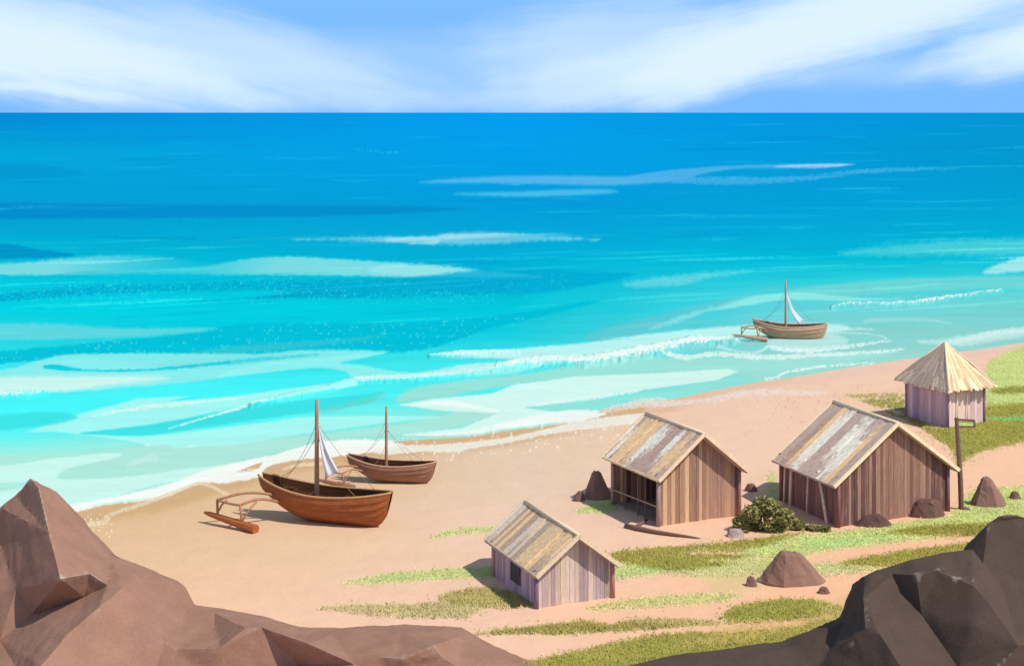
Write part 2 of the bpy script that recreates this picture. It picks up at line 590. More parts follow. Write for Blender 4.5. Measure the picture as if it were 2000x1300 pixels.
# colour of the sea: deep blue offshore, turquoise over the sand flats
xs = np.concatenate([np.linspace(-9000, -300, 24), np.arange(-280, -20, 20), np.arange(-20, 2021, 2.0), np.arange(2040, 2300, 20), np.linspace(2320, 9000, 20)])
ys = np.concatenate([[220.15, 220.3, 220.6, 221], np.arange(222, 1010, 2.0), np.arange(1010, 1500, 15)])
sea = Sheet(xs, ys)
sea.base([0, 500, 1000, 1500, 2000], [
    (220, [(0, 138, 214), (0, 150, 228), (0, 158, 240), (0, 152, 226), (0, 150, 212)]),
    (300, [(0, 168, 218), (0, 162, 226), (0, 160, 236), (0, 157, 222), (0, 152, 206)]),
    (400, [(0, 160, 214), (0, 160, 216), (0, 158, 220), (0, 160, 216), (0, 163, 212)]),
    (450, [(0, 167, 212), (0, 170, 213), (0, 166, 218), (0, 170, 216), (0, 172, 211)]),
    (500, [(10, 186, 215), (0, 182, 214), (0, 174, 216), (0, 186, 216), (0, 188, 215)]),
    (550, [(0, 200, 222), (0, 200, 222), (0, 186, 216), (40, 206, 222), (75, 215, 220)]),
    (600, [(0, 212, 228), (0, 210, 228), (0, 200, 222), (90, 214, 222), (112, 214, 215)]),
    (650, [(30, 212, 226), (0, 203, 226), (20, 206, 224), (132, 212, 212), (138, 212, 206)]),
    (700, [(60, 226, 236), (40, 228, 236), (72, 228, 232), (152, 221, 215), (160, 215, 206)]),
    (760, [(72, 244, 248), (72, 246, 250), (82, 240, 242), (152, 226, 216), (165, 218, 208)]),
    (820, [(70, 248, 250), (78, 247, 248), (160, 230, 218), (165, 228, 215), (165, 218, 208)]),
    (880, [(150, 240, 230), (172, 232, 218), (176, 230, 215), (165, 218, 208), (165, 218, 208)]),
    (950, [(182, 240, 228), (186, 235, 220), (176, 230, 215), (165, 218, 208), (165, 218, 208)])])
sand = Sheet(np.concatenate([np.linspace(-5000, -300, 14), np.arange(-280, -20, 20), np.arange(-20, 2021, 2.0), np.arange(2040, 2300, 20), np.linspace(2320, 6000, 14)]),
             np.concatenate([[300, 350, 400, 450, 500, 540, 580, 620], np.arange(640, 1340, 2.0), np.arange(1340, 1500, 20), [1600, 1800, 2200, 3000, 5000, 9000, 20000]]))
sand.base([0, 500, 1000, 1500, 2000], [
    (650, [(240, 205, 185)] * 5),
    (780, [(216, 180, 135), (218, 182, 138), (228, 198, 165), (243, 206, 182), (247, 203, 170)]),
    (900, [(216, 180, 136), (220, 184, 140), (232, 206, 180), (245, 208, 182), (250, 203, 168)]),
    (1000, [(222, 184, 140), (232, 198, 160), (240, 208, 186), (249, 206, 178), (250, 202, 166)]),
    (1100, [(236, 198, 158), (240, 202, 168), (246, 209, 182), (252, 202, 168), (252, 198, 162)]),
    (1200, [(244, 203, 172), (247, 206, 176), (249, 207, 180), (253, 199, 162), (252, 198, 160)]),
    (1320, [(246, 204, 172), (248, 206, 178), (250, 206, 178), (252, 200, 162), (252, 198, 160)])])

W_, D_ = (246, 251, 247), (0, 146, 206)
# -- wet sand just above the wash
shp = [(x, y - 4) for x, y in SHORE[3:24]]
sand.poly(shp + [(1550, 742), (1400, 775), (1260, 812), (1000, 868), (900, 880), (740, 896), (560, 925), (440, 960), (300, 1000), (0, 1050)], (214, 176, 130), 0.85, 14, 3, smooth=False)
sand.poly([(x, y - 6) for x, y in SHORE[19:29]] + [(2000, 685), (1700, 728), (1500, 760), (1260, 806)], (238, 204, 184), 0.7, 12, 2, smooth=False)


def both(fn, *a, **k):
    getattr(sea, fn)(*a, **k); getattr(sand, fn)(*a, **k)


S = sea
# -- offshore bands
S.poly([(-200, 393), (0, 395), (300, 400), (750, 402), (905, 409), (700, 420), (500, 424), (0, 428), (-200, 428)], (0, 142, 205), 0.9, 5, 1.5)
S.poly([(-200, 318), (0, 320), (80, 322), (165, 338), (80, 348), (-200, 354)], (0, 150, 205), 0.6, 5, 1)
S.line([(225, 313), (310, 311), (400, 313)], [2, 5, 2], (0, 146, 206), 0.5, 0.0, 3)
S.line([(0, 278), (150, 270), (480, 268)], [3, 6, 2], (0, 150, 212), 0.45, 0.0, 4)
S.line([(170, 463), (280, 465), (380, 466)], [2, 5, 2], (0, 150, 200), 0.5, 0.3, 3)
S.poly([(-200, 465), (0, 475), (60, 484), (148, 498), (60, 504), (-200, 508)], (0, 148, 202), 0.9, 4, 1.2)
S.poly([(-200, 518), (0, 515), (100, 508), (200, 500), (300, 500), (400, 512), (430, 526), (300, 535), (0, 537), (-200, 537)], (128, 220, 228), 0.95, 6, 2, fade=(110, 420))
S.poly([(240, 533), (400, 519), (480, 506), (560, 501), (700, 508), (850, 518), (950, 529), (1060, 541), (800, 540), (600, 537), (400, 536)], (132, 223, 228), 0.92, 5, 1.5, fade=(540, 240))
S.poly([(760, 516), (850, 519), (1000, 537), (1040, 541), (800, 540), (720, 530)], (165, 232, 235), 0.6, 8, 2)
S.poly([(570, 468), (700, 462), (850, 461), (872, 455), (950, 453), (1040, 458), (1170, 468), (1050, 470), (960, 476), (850, 477), (700, 471)], (120, 208, 232), 0.85, 6, 2.5)
S.poly([(760, 465), (848, 462), (850, 476), (760, 472)], (175, 226, 240), 0.8, 6, 1)
S.poly([(860, 458), (940, 454), (1000, 458), (940, 463), (862, 468)], (178, 228, 240), 0.7, 6, 1)
S.line([(690, 295), (720, 293), (760, 297), (800, 296)], [4, 7, 4, 2], (40, 190, 240), 0.8, 0.95, 2)
S.poly([(0, 570), (150, 558), (300, 555), (700, 543), (860, 545), (1000, 545), (1000, 560), (950, 575), (700, 583), (500, 583), (560, 567), (300, 570), (60, 585), (-100, 592), (-100, 574)], (0, 166, 204), 0.85, 4, 3, dry=0.3)
S.speck([(60, 550), (980, 535), (960, 592), (60, 596)], (72, 216, 228), 0.18, 0.7, (5, 5), 2)
S.poly([(790, 548), (1000, 522), (1120, 530), (1240, 536), (1120, 562), (1000, 574)], (0, 170, 212), 0.75, 6, 2)
S.speck([(860, 540), (1100, 530), (1130, 580), (880, 585)], (60, 205, 225), 0.14, 0.7, (6, 6), 5)
# far bank of white water
S.poly([(820, 356), (1000, 343), (1248, 346), (1330, 350), (1200, 362), (1000, 358)], (112, 190, 238), 0.75, 6, 1)
S.poly([(1228, 344), (1300, 333), (1400, 325), (1500, 321), (1600, 320), (1672, 321), (1590, 328), (1450, 329), (1370, 340), (1330, 352), (1250, 348)], (86, 180, 232), 0.85, 4, 0.8)
S.line([(1250, 350), (1380, 353), (1480, 353), (1600, 345), (1700, 333), (1790, 330), (1870, 329)], [10, 14, 13, 9, 9, 7, 2], (78, 178, 232), 0.8, 0.1, 4)
S.poly([(1508, 325), (1600, 320), (1668, 321), (1590, 329)], (165, 205, 246), 0.9, 2.5, 0.5)
S.poly([(890, 378), (1000, 374), (1150, 369), (1202, 372), (1190, 378), (1050, 384), (930, 382)], (92, 195, 232), 0.8, 6, 1)
S.poly([(1640, 495), (1720, 482), (1800, 474), (1900, 468), (2300, 462), (2300, 496), (1850, 498), (1720, 498)], (92, 212, 218), 0.75, 13, 4)
S.poly([(1925, 527), (1960, 512), (2010, 500), (2200, 480), (2200, 515), (2010, 528), (1930, 535)], (172, 235, 236), 0.9, 6, 1.5)
S.poly([(1222, 552), (1300, 540), (1420, 530), (1470, 530), (1390, 541), (1330, 556), (1240, 560)], (112, 216, 226), 0.8, 9, 3)
S.poly([(1540, 566), (1700, 548), (1850, 541), (2300, 536), (2300, 560), (1900, 563), (1700, 575), (1590, 582)], (122, 216, 213), 0.75, 6, 1.5)
S.poly([(1388, 606), (1450, 581), (1530, 572), (1580, 572), (1700, 582), (1810, 578), (1700, 588), (1540, 585), (1470, 594)], (152, 236, 233), 0.85, 3, 0.8)
S.poly([(1150, 652), (1300, 612), (1400, 588), (1520, 560), (1420, 596), (1300, 636), (1180, 668)], (112, 198, 208), 0.55, 6, 1.5)
S.line([(1270, 642), (1330, 622), (1390, 602)], [4, 12, 6], (145, 232, 234), 0.7, 0.1, 5)
S.line([(1625, 601), (1665, 594), (1740, 594), (1800, 590), (1860, 580), (1955, 568)], [3, 5, 5, 7, 7, 3], W_, 0.9, 0.5, relief=0.2)
# fine swell lines following the set of the sea
r_ = random.Random(31)
for _ in range(230):
    y = 232 + 420 * r_.random() ** 1.15
    x = r_.uniform(-80, 2050)
    if y > shore_y(x) - 90: continue
    ln = r_.uniform(60, 340) * (0.5 + (y - 200) / 500)
    tilt = -0.01 - 0.09 * max(0, (y - 420) / 300)
    i_, j_ = np.searchsorted(S.ys, y), min(max(np.searchsorted(S.xs, x), 0), len(S.xs) - 1)
    c = S.col[i_, j_]
    up = r_.random() < 0.5
    c2 = c + (np.array((60, 42, 26)) if up else np.array((0, -20, -16))) * r_.uniform(0.4, 1.0)
    wv_ = r_.uniform(-3, 3)
    S.line([(x - ln / 2, y - tilt * ln / 2), (x, y + wv_), (x + ln / 2, y + tilt * ln / 2)], [0.8, r_.uniform(1.5, 4.5) * (0.5 + (y - 220) / 400), 0.8], np.clip(c2, 0, 255), r_.uniform(0.3, 0.7), 0.12, 3)
# inner dark band with flecks
S.poly([(-200, 705), (0, 686), (200, 668), (360, 652), (430, 638), (520, 630), (700, 631), (860, 627), (1000, 612), (1180, 585), (1080, 612), (960, 640), (830, 682), (700, 690), (640, 697), (500, 708), (350, 716), (150, 700), (-200, 725)], (0, 190, 216), 0.85, 4, 2)
S.poly([(-200, 630), (0, 632), (100, 632), (250, 640), (420, 640), (360, 650), (200, 660), (-200, 664)], (104, 216, 223), 0.85, 6, 2)
S.poly([(430, 678), (600, 666), (760, 655), (620, 676), (470, 690), (300, 705)], (90, 200, 206), 0.5, 8, 2)
S.speck([(0, 682), (430, 640), (1060, 610), (900, 680), (600, 716), (300, 730), (0, 704)], (96, 232, 236), 0.20, 0.65, (5, 6), 11)
# pale water over the flats, left
S.poly([(-200, 735), (0, 722), (60, 708), (130, 692), (300, 690), (500, 690), (600, 684), (760, 686), (640, 702), (520, 714), (480, 730), (350, 748), (200, 760), (90, 766), (-200, 776)], (146, 238, 236), 0.88, 4, 1.5)
S.poly([(-200, 742), (0, 736), (200, 734), (330, 737), (200, 754), (90, 764), (-200, 772)], (216, 248, 240), 0.85, 10, 2)
S.line([(-100, 776), (5, 771), (50, 771), (90, 767)], [8, 9, 8, 3], W_, 0.9, 0.4, relief=0.2)
S.line([(88, 716), (115, 717), (170, 723), (300, 721), (450, 707)], [8, 10, 4, 4, 3], (0, 206, 225), 0.9, 0, 2.5)
S.line([(170, 722), (300, 722), (460, 706), (620, 692)], [2, 4, 10, 4], (30, 208, 225), 0.6, 0.2, 3)
S.poly([(500, 712), (640, 698), (752, 688), (668, 708), (700, 712), (780, 725), (850, 725), (1000, 705), (1140, 688), (1010, 728), (900, 735), (760, 744), (690, 746), (683, 733), (670, 724), (610, 718), (500, 729), (420, 736)], (150, 242, 240), 0.88, 3.5, 1)
S.line([(490, 792), (560, 776), (640, 760), (690, 744), (800, 739), (900, 729), (1000, 713)], [4, 8, 8, 8, 9, 10, 10], (216, 252, 249), 0.9, 0.25, relief=0.2)
S.poly([(50, 844), (160, 806), (270, 778), (368, 773), (330, 783), (420, 778), (520, 765), (690, 742), (700, 752), (600, 772), (500, 786), (400, 808), (300, 829), (180, 846), (100, 842)], (166, 248, 243), 0.95, 2.5, 0.7, smooth=False)
S.poly([(95, 840), (160, 845), (300, 850), (500, 826), (620, 813), (860, 813), (750, 826), (600, 846), (500, 862), (400, 876), (345, 881), (300, 873), (240, 858)], (172, 248, 242), 0.92, 3, 0.8)
S.poly([(160, 844), (260, 832), (400, 811), (500, 791), (700, 771), (748, 765), (700, 791), (500, 819), (300, 848), (190, 848)], (62, 226, 229), 0.92, 3, 0.8)
S.poly([(610, 803), (700, 780), (752, 765), (738, 784), (640, 806)], (112, 216, 206), 0.8, 4, 3, dry=0.25)
S.line([(180, 812), (270, 796), (380, 785), (475, 775)], [3, 9, 8, 3], (228, 250, 240), 0.8, 0.35)
S.line([(330, 836), (450, 801), (525, 781)], [2, 6, 3], (222, 252, 247), 0.9, 0.2)
S.line([(285, 868), (345, 878), (380, 868)], [3, 5, 3], (222, 252, 247), 0.8, 0.1)
S.poly([(-100, 812), (0, 810), (100, 804), (152, 815), (80, 832), (-100, 842)], (60, 226, 226), 0.8, 5, 1.5)
# aqua shallows
S.poly([(-100, 898), (150, 885), (320, 868), (345, 881), (500, 862), (640, 845), (750, 832), (860, 813), (900, 800), (975, 806), (900, 830), (760, 850), (640, 858), (500, 886), (380, 912), (250, 930), (100, 960), (-100, 990)], (176, 233, 220), 0.85, 4, 1.5)
S.poly([(775, 785), (800, 760), (900, 742), (1000, 732), (1150, 712), (1270, 698), (1450, 700), (1620, 690), (1760, 684), (1700, 700), (1500, 736), (1440, 728), (1280, 730), (1000, 752), (850, 778)], (160, 227, 217), 0.9, 6, 2)
S.poly([(780, 790), (850, 778), (960, 768), (1000, 752), (1120, 735), (1280, 728), (1420, 720), (1442, 725), (1400, 742), (1250, 762), (1100, 785), (1025, 796), (1070, 802), (1112, 808), (1000, 832), (870, 846), (800, 846), (900, 836), (972, 807), (860, 801)], (216, 249, 241), 0.95, 3, 0.8, smooth=False)
S.line([(815, 788), (880, 787), (930, 795), (975, 802)], [4, 12, 8, 3], (240, 253, 247), 0.85, 0.1)
S.line([(1050, 790), (1150, 778), (1250, 762)], [6, 9, 4], (240, 253, 247), 0.7, 0.3)
S.poly([(1025, 796), (1150, 782), (1300, 762), (1400, 742), (1450, 740), (1350, 766), (1260, 782), (1180, 793), (1125, 808)], (146, 229, 219), 0.95, 3, 0.6, smooth=False)
S.poly([(120, 925), (170, 905), (240, 893), (300, 878), (450, 868), (600, 851), (560, 871), (480, 890), (400, 908), (250, 928), (140, 935)], (176, 233, 221), 0.9, 3, 1)
S.poly([(-200, 918), (0, 910), (100, 895), (210, 885), (236, 890), (150, 910), (112, 926), (132, 936), (250, 930), (400, 911), (520, 900), (390, 936), (250, 976), (150, 992), (-200, 1040)], (206, 249, 241), 0.9, 3, 1)
S.poly([(-200, 945), (0, 942), (62, 940), (20, 956), (-200, 972)], (172, 235, 222), 0.9, 4, 1)
S.line([(250, 908), (300, 890), (302, 900)], [6, 16, 8], (200, 240, 228), 0.7, 0.2)
S.line([(200, 978), (280, 955), (380, 932)], [3, 6, 3], (150, 225, 222), 0.6, 0.5)
# second breaker, right
S.poly([(850, 696), (1000, 681), (1150, 668), (1300, 648), (1480, 634), (1640, 634), (1640, 648), (1500, 655), (1420, 668), (1350, 673), (1250, 691), (1150, 709), (1000, 716), (900, 729), (760, 742), (690, 746), (800, 731), (900, 713), (1000, 701)], (196, 246, 242), 0.9, 5, 1.2)
S.line([(970, 717), (1060, 705), (1140, 707), (1220, 695), (1300, 680), (1350, 669), (1440, 665)], [5, 11, 13, 16, 16, 14, 5], (248, 254, 250), 0.95, 0.4, relief=0.30)
S.line([(840, 696), (900, 692), (1010, 688)], [3, 9, 4], (240, 253, 250), 0.85, 0.4, relief=0.2)
S.line([(1280, 686), (1340, 697), (1400, 691), (1500, 697), (1600, 693), (1700, 688), (1765, 682)], [4, 10, 9, 10, 9, 7, 3], (226, 248, 245), 0.9, 0.15)
S.line([(1500, 677), (1560, 683), (1640, 678), (1700, 670), (1740, 665)], [6, 14, 9, 5, 2], (232, 249, 246), 0.92, 0.2)
S.poly([(1600, 650), (1640, 655), (1656, 668), (1620, 680), (1520, 676), (1500, 664)], (192, 235, 232), 0.8, 5, 1)
S.line([(1625, 650), (1700, 652), (1731, 662), (1700, 670), (1620, 678)], [3, 3, 3.5, 3, 3], (205, 240, 237), 0.75, 0.15)
S.line([(1600, 640), (1640, 642), (1710, 643)], [12, 8, 2], (200, 240, 238), 0.8, 0.1)
S.line([(1688, 632), (1700, 625), (1800, 624), (1860, 632)], [2, 7, 6, 2], (165, 225, 222), 0.7, 0.0, 3)
S.line([(1500, 676), (1470, 690), (1400, 677)], [4, 6, 3], (215, 245, 243), 0.7, 0.2)
S.poly([(1790, 667), (1850, 661), (1930, 646), (2010, 638), (2300, 600), (2300, 625), (2010, 656), (1930, 668), (1870, 676)], (192, 233, 229), 0.85, 6, 2.5)
S.line([(1850, 670), (1950, 650), (2020, 640)], [8, 14, 10], (222, 243, 240), 0.7, 0.3)
# -- the wash on the beach itself
both('line', [(1495, 739), (1520, 736), (1530, 728), (1600, 716), (1705, 708)], [4, 5, 5, 5, 4], W_, 0.9, 0.45)
both('line', [(1180, 802), (1250, 786), (1330, 785), (1400, 778), (1450, 767), (1500, 765), (1610, 768)], [8, 16, 13, 13, 15, 13, 5], (240, 226, 218), 0.85, 0.3)
both('poly', [(140, 986), (240, 966), (330, 945), (400, 918), (480, 899), (530, 889), (560, 880), (640, 861), (740, 858), (792, 866), (740, 879), (660, 889), (600, 894), (545, 901), (518, 912), (507, 930), (440, 940), (390, 940), (330, 965), (290, 973), (200, 983), (140, 998)], (248, 252, 247), 0.97, 3, 2)
both('poly', [(150, 1000), (205, 975), (290, 968), (330, 966), (285, 978), (200, 990)], (226, 190, 146), 0.0, 4, 1)
sand.poly([(408, 927), (440, 913), (505, 899), (509, 904), (494, 915), (440, 919)], (217, 178, 131), 0.95, 3, 2)
sand.line([(415, 926), (470, 916), (490, 912)], [8, 6, 3], (250, 235, 205), 0.8, 0.7)
both('poly', [(730, 874), (790, 866), (870, 864), (1000, 850), (1130, 820), (1270, 805), (1255, 824), (1080, 845), (1000, 862), (920, 876), (890, 883), (820, 881), (750, 886)], (240, 240, 228), 0.92, 3, 1.5)
both('poly', [(780, 849), (850, 845), (930, 838), (1000, 821), (1060, 806), (1130, 800), (1185, 805), (1130, 820), (1060, 828), (1000, 836), (900, 849)], (243, 251, 246), 0.95, 3, 1.5)
both('speck', [(760, 850), (1000, 838), (1250, 795), (1300, 800), (1240, 850), (1000, 890), (880, 900), (740, 905)], (255, 252, 240), 0.2, 0.9, (6, 6), 17)
sand.line([(552, 915), (590, 906), (640, 904)], [4, 9, 4], (246, 226, 190), 0.85, 0.2)
sand.line([(150, 1024), (205, 1018), (213, 1003), (290, 976), (388, 938)], [9, 9, 9, 8, 7], (238, 218, 186), 0.85, 0.05)
sand.line([(385, 938), (415, 948), (446, 966)], [7, 7, 6], (240, 220, 190), 0.8, 0.1)
sand.speck([(160, 1000), (215, 1000), (235, 1050), (160, 1045)], (255, 250, 235), 0.25, 0.9, (6, 6), 19)
sand.speck([(1430, 770), (1680, 745), (1660, 830), (1450, 850)], (215, 150, 150), 0.16, 0.55, (6, 6), 23)
sand.speck([(850, 925), (1010, 915), (1050, 990), (860, 1010)], (205, 215, 140), 0.16, 0.5, (7, 6), 29)
sand.speck([(600, 1120), (960, 1130), (900, 1180), (640, 1190)], (225, 180, 170), 0.2, 0.4, (6, 6), 31)
sand.speck([(1200, 1000), (1420, 1060), (1300, 1060), (1120, 1030)], (225, 175, 160), 0.12, 0.4, (6, 6), 37)

# -- turf
LG, MG, OL, PA = (204, 220, 130), (178, 226, 128), (160, 155, 68), (196, 178, 118)
T = sand
T.poly([(1925, 735), (1935, 705), (1970, 688), (2020, 672), (2300, 640), (2300, 800), (2000, 800), (1930, 795)], LG, 0.95, 6, 3, mark='light')
T.poly([(1440, 1085), (1500, 1055), (1560, 1045), (1660, 1036), (1850, 1006), (1900, 960), (2000, 950), (2300, 940), (2300, 1040), (1900, 1046), (1820, 1060), (1700, 1068), (1600, 1078), (1520, 1090)], (206, 220, 128), 0.95, 8, 4, mark='light')
T.poly([(1560, 1062), (1660, 1052), (1760, 1045), (1700, 1057), (1620, 1068)], (172, 228, 145), 0.5, 8, 3, mark='light')
T.poly([(1180, 1095), (1300, 1100), (1440, 1085), (1560, 1100), (1680, 1095), (1720, 1110), (1640, 1120), (1540, 1120), (1420, 1130), (1310, 1120), (1190, 1115)], (208, 216, 132), 0.85, 12, 6, mark='light')
T.poly([(1580, 1085), (1650, 1072), (1760, 1058), (1900, 1040), (1850, 1056), (1740, 1078), (1640, 1096)], (252, 200, 165), 0.95, 6, 3)
T.poly([(670, 1140), (760, 1122), (860, 1113), (985, 1110), (985, 1124), (900, 1128), (800, 1135)], LG, 0.9, 6, 3, mark='light')
T.poly([(842, 1052), (872, 1038), (980, 1028), (1000, 1036), (900, 1042)], LG, 0.85, 5, 2, mark='light')
T.poly([(1190, 1118), (1250, 1108), (1330, 1108), (1290, 1118), (1200, 1132)], (200, 222, 135), 0.85, 7, 3, mark='light')
T.poly([(1150, 1186), (1250, 1168), (1430, 1160), (1410, 1176), (1280, 1184), (1170, 1190)], (214, 214, 130), 0.9, 7, 3, mark='light')
T.poly([(1120, 998), (1190, 976), (1215, 985), (1190, 1000)], LG, 0.85, 5, 2, mark='light')
T.poly([(1500, 930), (1515, 925), (1520, 990), (1500, 990)], LG, 0.7, 6, 3, mark='light')
T.poly([(1380, 1130), (1500, 1120), (1480, 1150), (1400, 1160)], (226, 206, 150), 0.7, 14, 6)
T.poly([(1190, 1080), (1250, 1072), (1420, 1060), (1500, 1050), (1570, 1040), (1510, 1062), (1440, 1075), (1330, 1076), (1345, 1081), (1470, 1085), (1440, 1094), (1370, 1094), (1440, 1105), (1300, 1116), (1200, 1096)], OL, 0.95, 5, 3, mark='dark', smooth=False)
T.poly([(1640, 1101), (1750, 1080), (1820, 1070), (1920, 1060), (1910, 1090), (1760, 1106)], (165, 158, 66), 0.95, 4, 3, mark='dark')
T.poly([(1735, 1040), (1830, 1027), (1950, 1024), (1960, 1046), (1800, 1046)], (148, 140, 56), 0.9, 5, 2, mark='dark')
T.poly([(1760, 800), (1790, 818), (1830, 838), (1900, 800), (1960, 790), (2300, 770), (2300, 850), (2000, 865), (1940, 875), (1890, 895), (1870, 918), (1862, 880), (1820, 850)], (158, 155, 66), 0.95, 6, 4, mark='dark')
T.poly([(1935, 765), (1960, 757), (2100, 750), (2100, 760), (1960, 770)], (140, 140, 60), 0.8, 4, 2, mark='dark')
T.poly([(1920, 815), (2000, 812), (2100, 810), (2100, 816), (1960, 822)], (140, 215, 120), 0.7, 4, 2, mark='light')
T.poly([(1680, 782), (1765, 779), (1780, 805), (1730, 797)], (150, 150, 70), 0.9, 4, 3, dry=0.2, mark='dark')
T.poly([(1662, 770), (1760, 768), (1762, 776), (1670, 777)], (170, 160, 85), 0.85, 4, 3, dry=0.3, mark='dark')
T.poly([(1730, 803), (1790, 818), (1840, 840), (1850, 855), (1800, 835)], (160, 152, 75), 0.9, 4, 3, dry=0.2, mark='dark')
T.poly([(925, 1239), (1060, 1222), (1145, 1213), (1200, 1222), (1240, 1212), (1330, 1211), (1400, 1218), (1300, 1228), (1100, 1237)], (160, 152, 70), 0.92, 4, 2, mark='dark', smooth=False)
T.poly([(1225, 1216), (1240, 1211), (1420, 1214), (1390, 1221), (1280, 1222)], PA, 0.8, 4, 2, mark='dark')
T.poly([(620, 1189), (700, 1183), (920, 1177), (960, 1180), (912, 1206), (800, 1206), (720, 1200)], (196, 180, 122), 0.9, 5, 2, mark='dark', smooth=False)
T.poly([(860, 1165), (960, 1148), (1040, 1170), (1050, 1182), (900, 1186)], (170, 160, 85), 0.85, 7, 3, mark='dark')
T.poly([(1415, 1212), (1430, 1190), (1500, 1174), (1580, 1172), (1650, 1188), (1640, 1200), (1560, 1210), (1480, 1216)], (158, 158, 68), 0.95, 7, 4, mark='dark')
T.poly([(990, 1312), (1150, 1268), (1300, 1240), (1440, 1234), (1560, 1222), (1660, 1196), (1700, 1210), (1500, 1330), (1200, 1400), (900, 1400)], (162, 158, 70), 0.95, 7, 4, mark='dark')
T.poly([(1330, 1258), (1430, 1222), (1560, 1208), (1660, 1192), (1620, 1215), (1500, 1245), (1400, 1262)], (206, 178, 108), 0.75, 16, 5, dry=0.2)
T.poly([(1600, 1190), (1760, 1150), (1900, 1180), (1700, 1260)], (214, 186, 120), 0.5, 20, 6)

ground = sand.mesh('sand', M_SAND, lambda wx, wy, px, py: ground_z(wx, wy), 0.0, None)
tag(ground, kind='structure')
water = sea.mesh('sea', M_WATER, lambda wx, wy, px, py: SEA + sea.rel + (fnoise(wx / 5, wy / 1.8, 71) - 0.5) * 0.10 * np.clip(-inland(px, py) / 12, 0, 1), SEA,
                 lambda px, py: py < shore_y(px) + 26)
tag(water, kind='structure')


# -- blades of grass and low herbs standing in the turf
def grass_blades(mark, n, hgt, name, k, mute):
    m = sand.marks[mark].copy()
    area = (sand.Y - HY) ** -0.0
    inner = (sand.X > -10) & (sand.X < 2015) & (sand.Y > 640) & (sand.Y < 1338)
    p = (m * inner * (m > 0.25) * area).ravel()
    p /= p.sum()
    ids = rng.choice(p.size, n, p=p)
    px = sand.X.ravel()[ids] + rng.uniform(-1.5, 1.5, n); py = sand.Y.ravel()[ids] + rng.uniform(-1.5, 1.5, n)
    col = lin(sand.col.reshape(-1, 3)[ids])
    stray = rng.random(n) < 0.16
    px = px + stray * rng.normal(0, 16, n); py = np.minimum(py + stray * rng.normal(0, 4.5, n), 1345)
    col = col * (1 - mute) + col.mean(1, keepdims=True) * mute
    col = np.clip(col / k, 0.005, 0.9) * rng.uniform(0.78, 1.18, (n, 1))
    d = H * F / (py - HY)
    bx, by = (px - HX) / F * d, d
    bz = ground_z(bx, by) - 0.01
    h = hgt * rng.uniform(0.5, 1.5, n)
    w = rng.uniform(0.02, 0.05, n)
    la = np.pi / 2 + rng.normal(0, 0.75, n); ll = h * rng.uniform(0.8, 2.2, n)      # bent over by the sea wind
    an = la - np.pi / 2 + rng.normal(0, 0.35, n)
    v = np.zeros((n, 3, 3), np.float32)
    v[:, 0] = np.stack([bx - np.cos(an) * w, by - np.sin(an) * w, bz], -1)
    v[:, 1] = np.stack([bx + np.cos(an) * w, by + np.sin(an) * w, bz], -1)
    v[:, 2] = np.stack([bx + np.cos(la) * ll, by + np.sin(la) * ll, bz + h], -1)
    flip = np.cross(v[:, 1] - v[:, 0], v[:, 2] - v[:, 0])[:, 2] < 0
    v[flip] = v[flip][:, [1, 0, 2]]
    me = bpy.data.meshes.new(name)
    me.vertices.add(n * 3); me.vertices.foreach_set('co', v.ravel())
    me.loops.add(n * 3); me.loops.foreach_set('vertex_index', np.arange(n * 3, dtype=np.int32))
    me.polygons.add(n); me.polygons.foreach_set('loop_start', np.arange(0, n * 3, 3, dtype=np.int32))
    me.update(calc_edges=True)
    a = me.color_attributes.new('tint', 'FLOAT_COLOR', 'POINT')
    buf = np.ones((n, 3, 4), np.float32); buf[:, :, :3] = col[:, None, :]
    a.data.foreach_set('color', buf.ravel())
    me.polygons.foreach_set('use_smooth', np.ones(n, bool))
    nn = rng.normal(0, 0.22, (n, 1, 3)) + np.array([0, 0, 1.0])
    nn /= np.linalg.norm(nn, axis=2, keepdims=True)
    me.normals_split_custom_set_from_vertices(np.repeat(nn, 3, 1).reshape(-1, 3).tolist())
    me.materials.append(M_GRASS)
    o = bpy.data.objects.new(name, me)
    C.objects.link(o)
    return o


tag(grass_blades('light', 42000, 0.06, 'short_grass', 1.12, 0.06), 'short light green grass growing in streaks on the sand', 'grass', kind='stuff')
tag(grass_blades('dark', 60000, 0.09, 'olive_grass', 1.05, 0.03), 'taller olive green grass in dark patches on the sand', 'grass', kind='stuff')


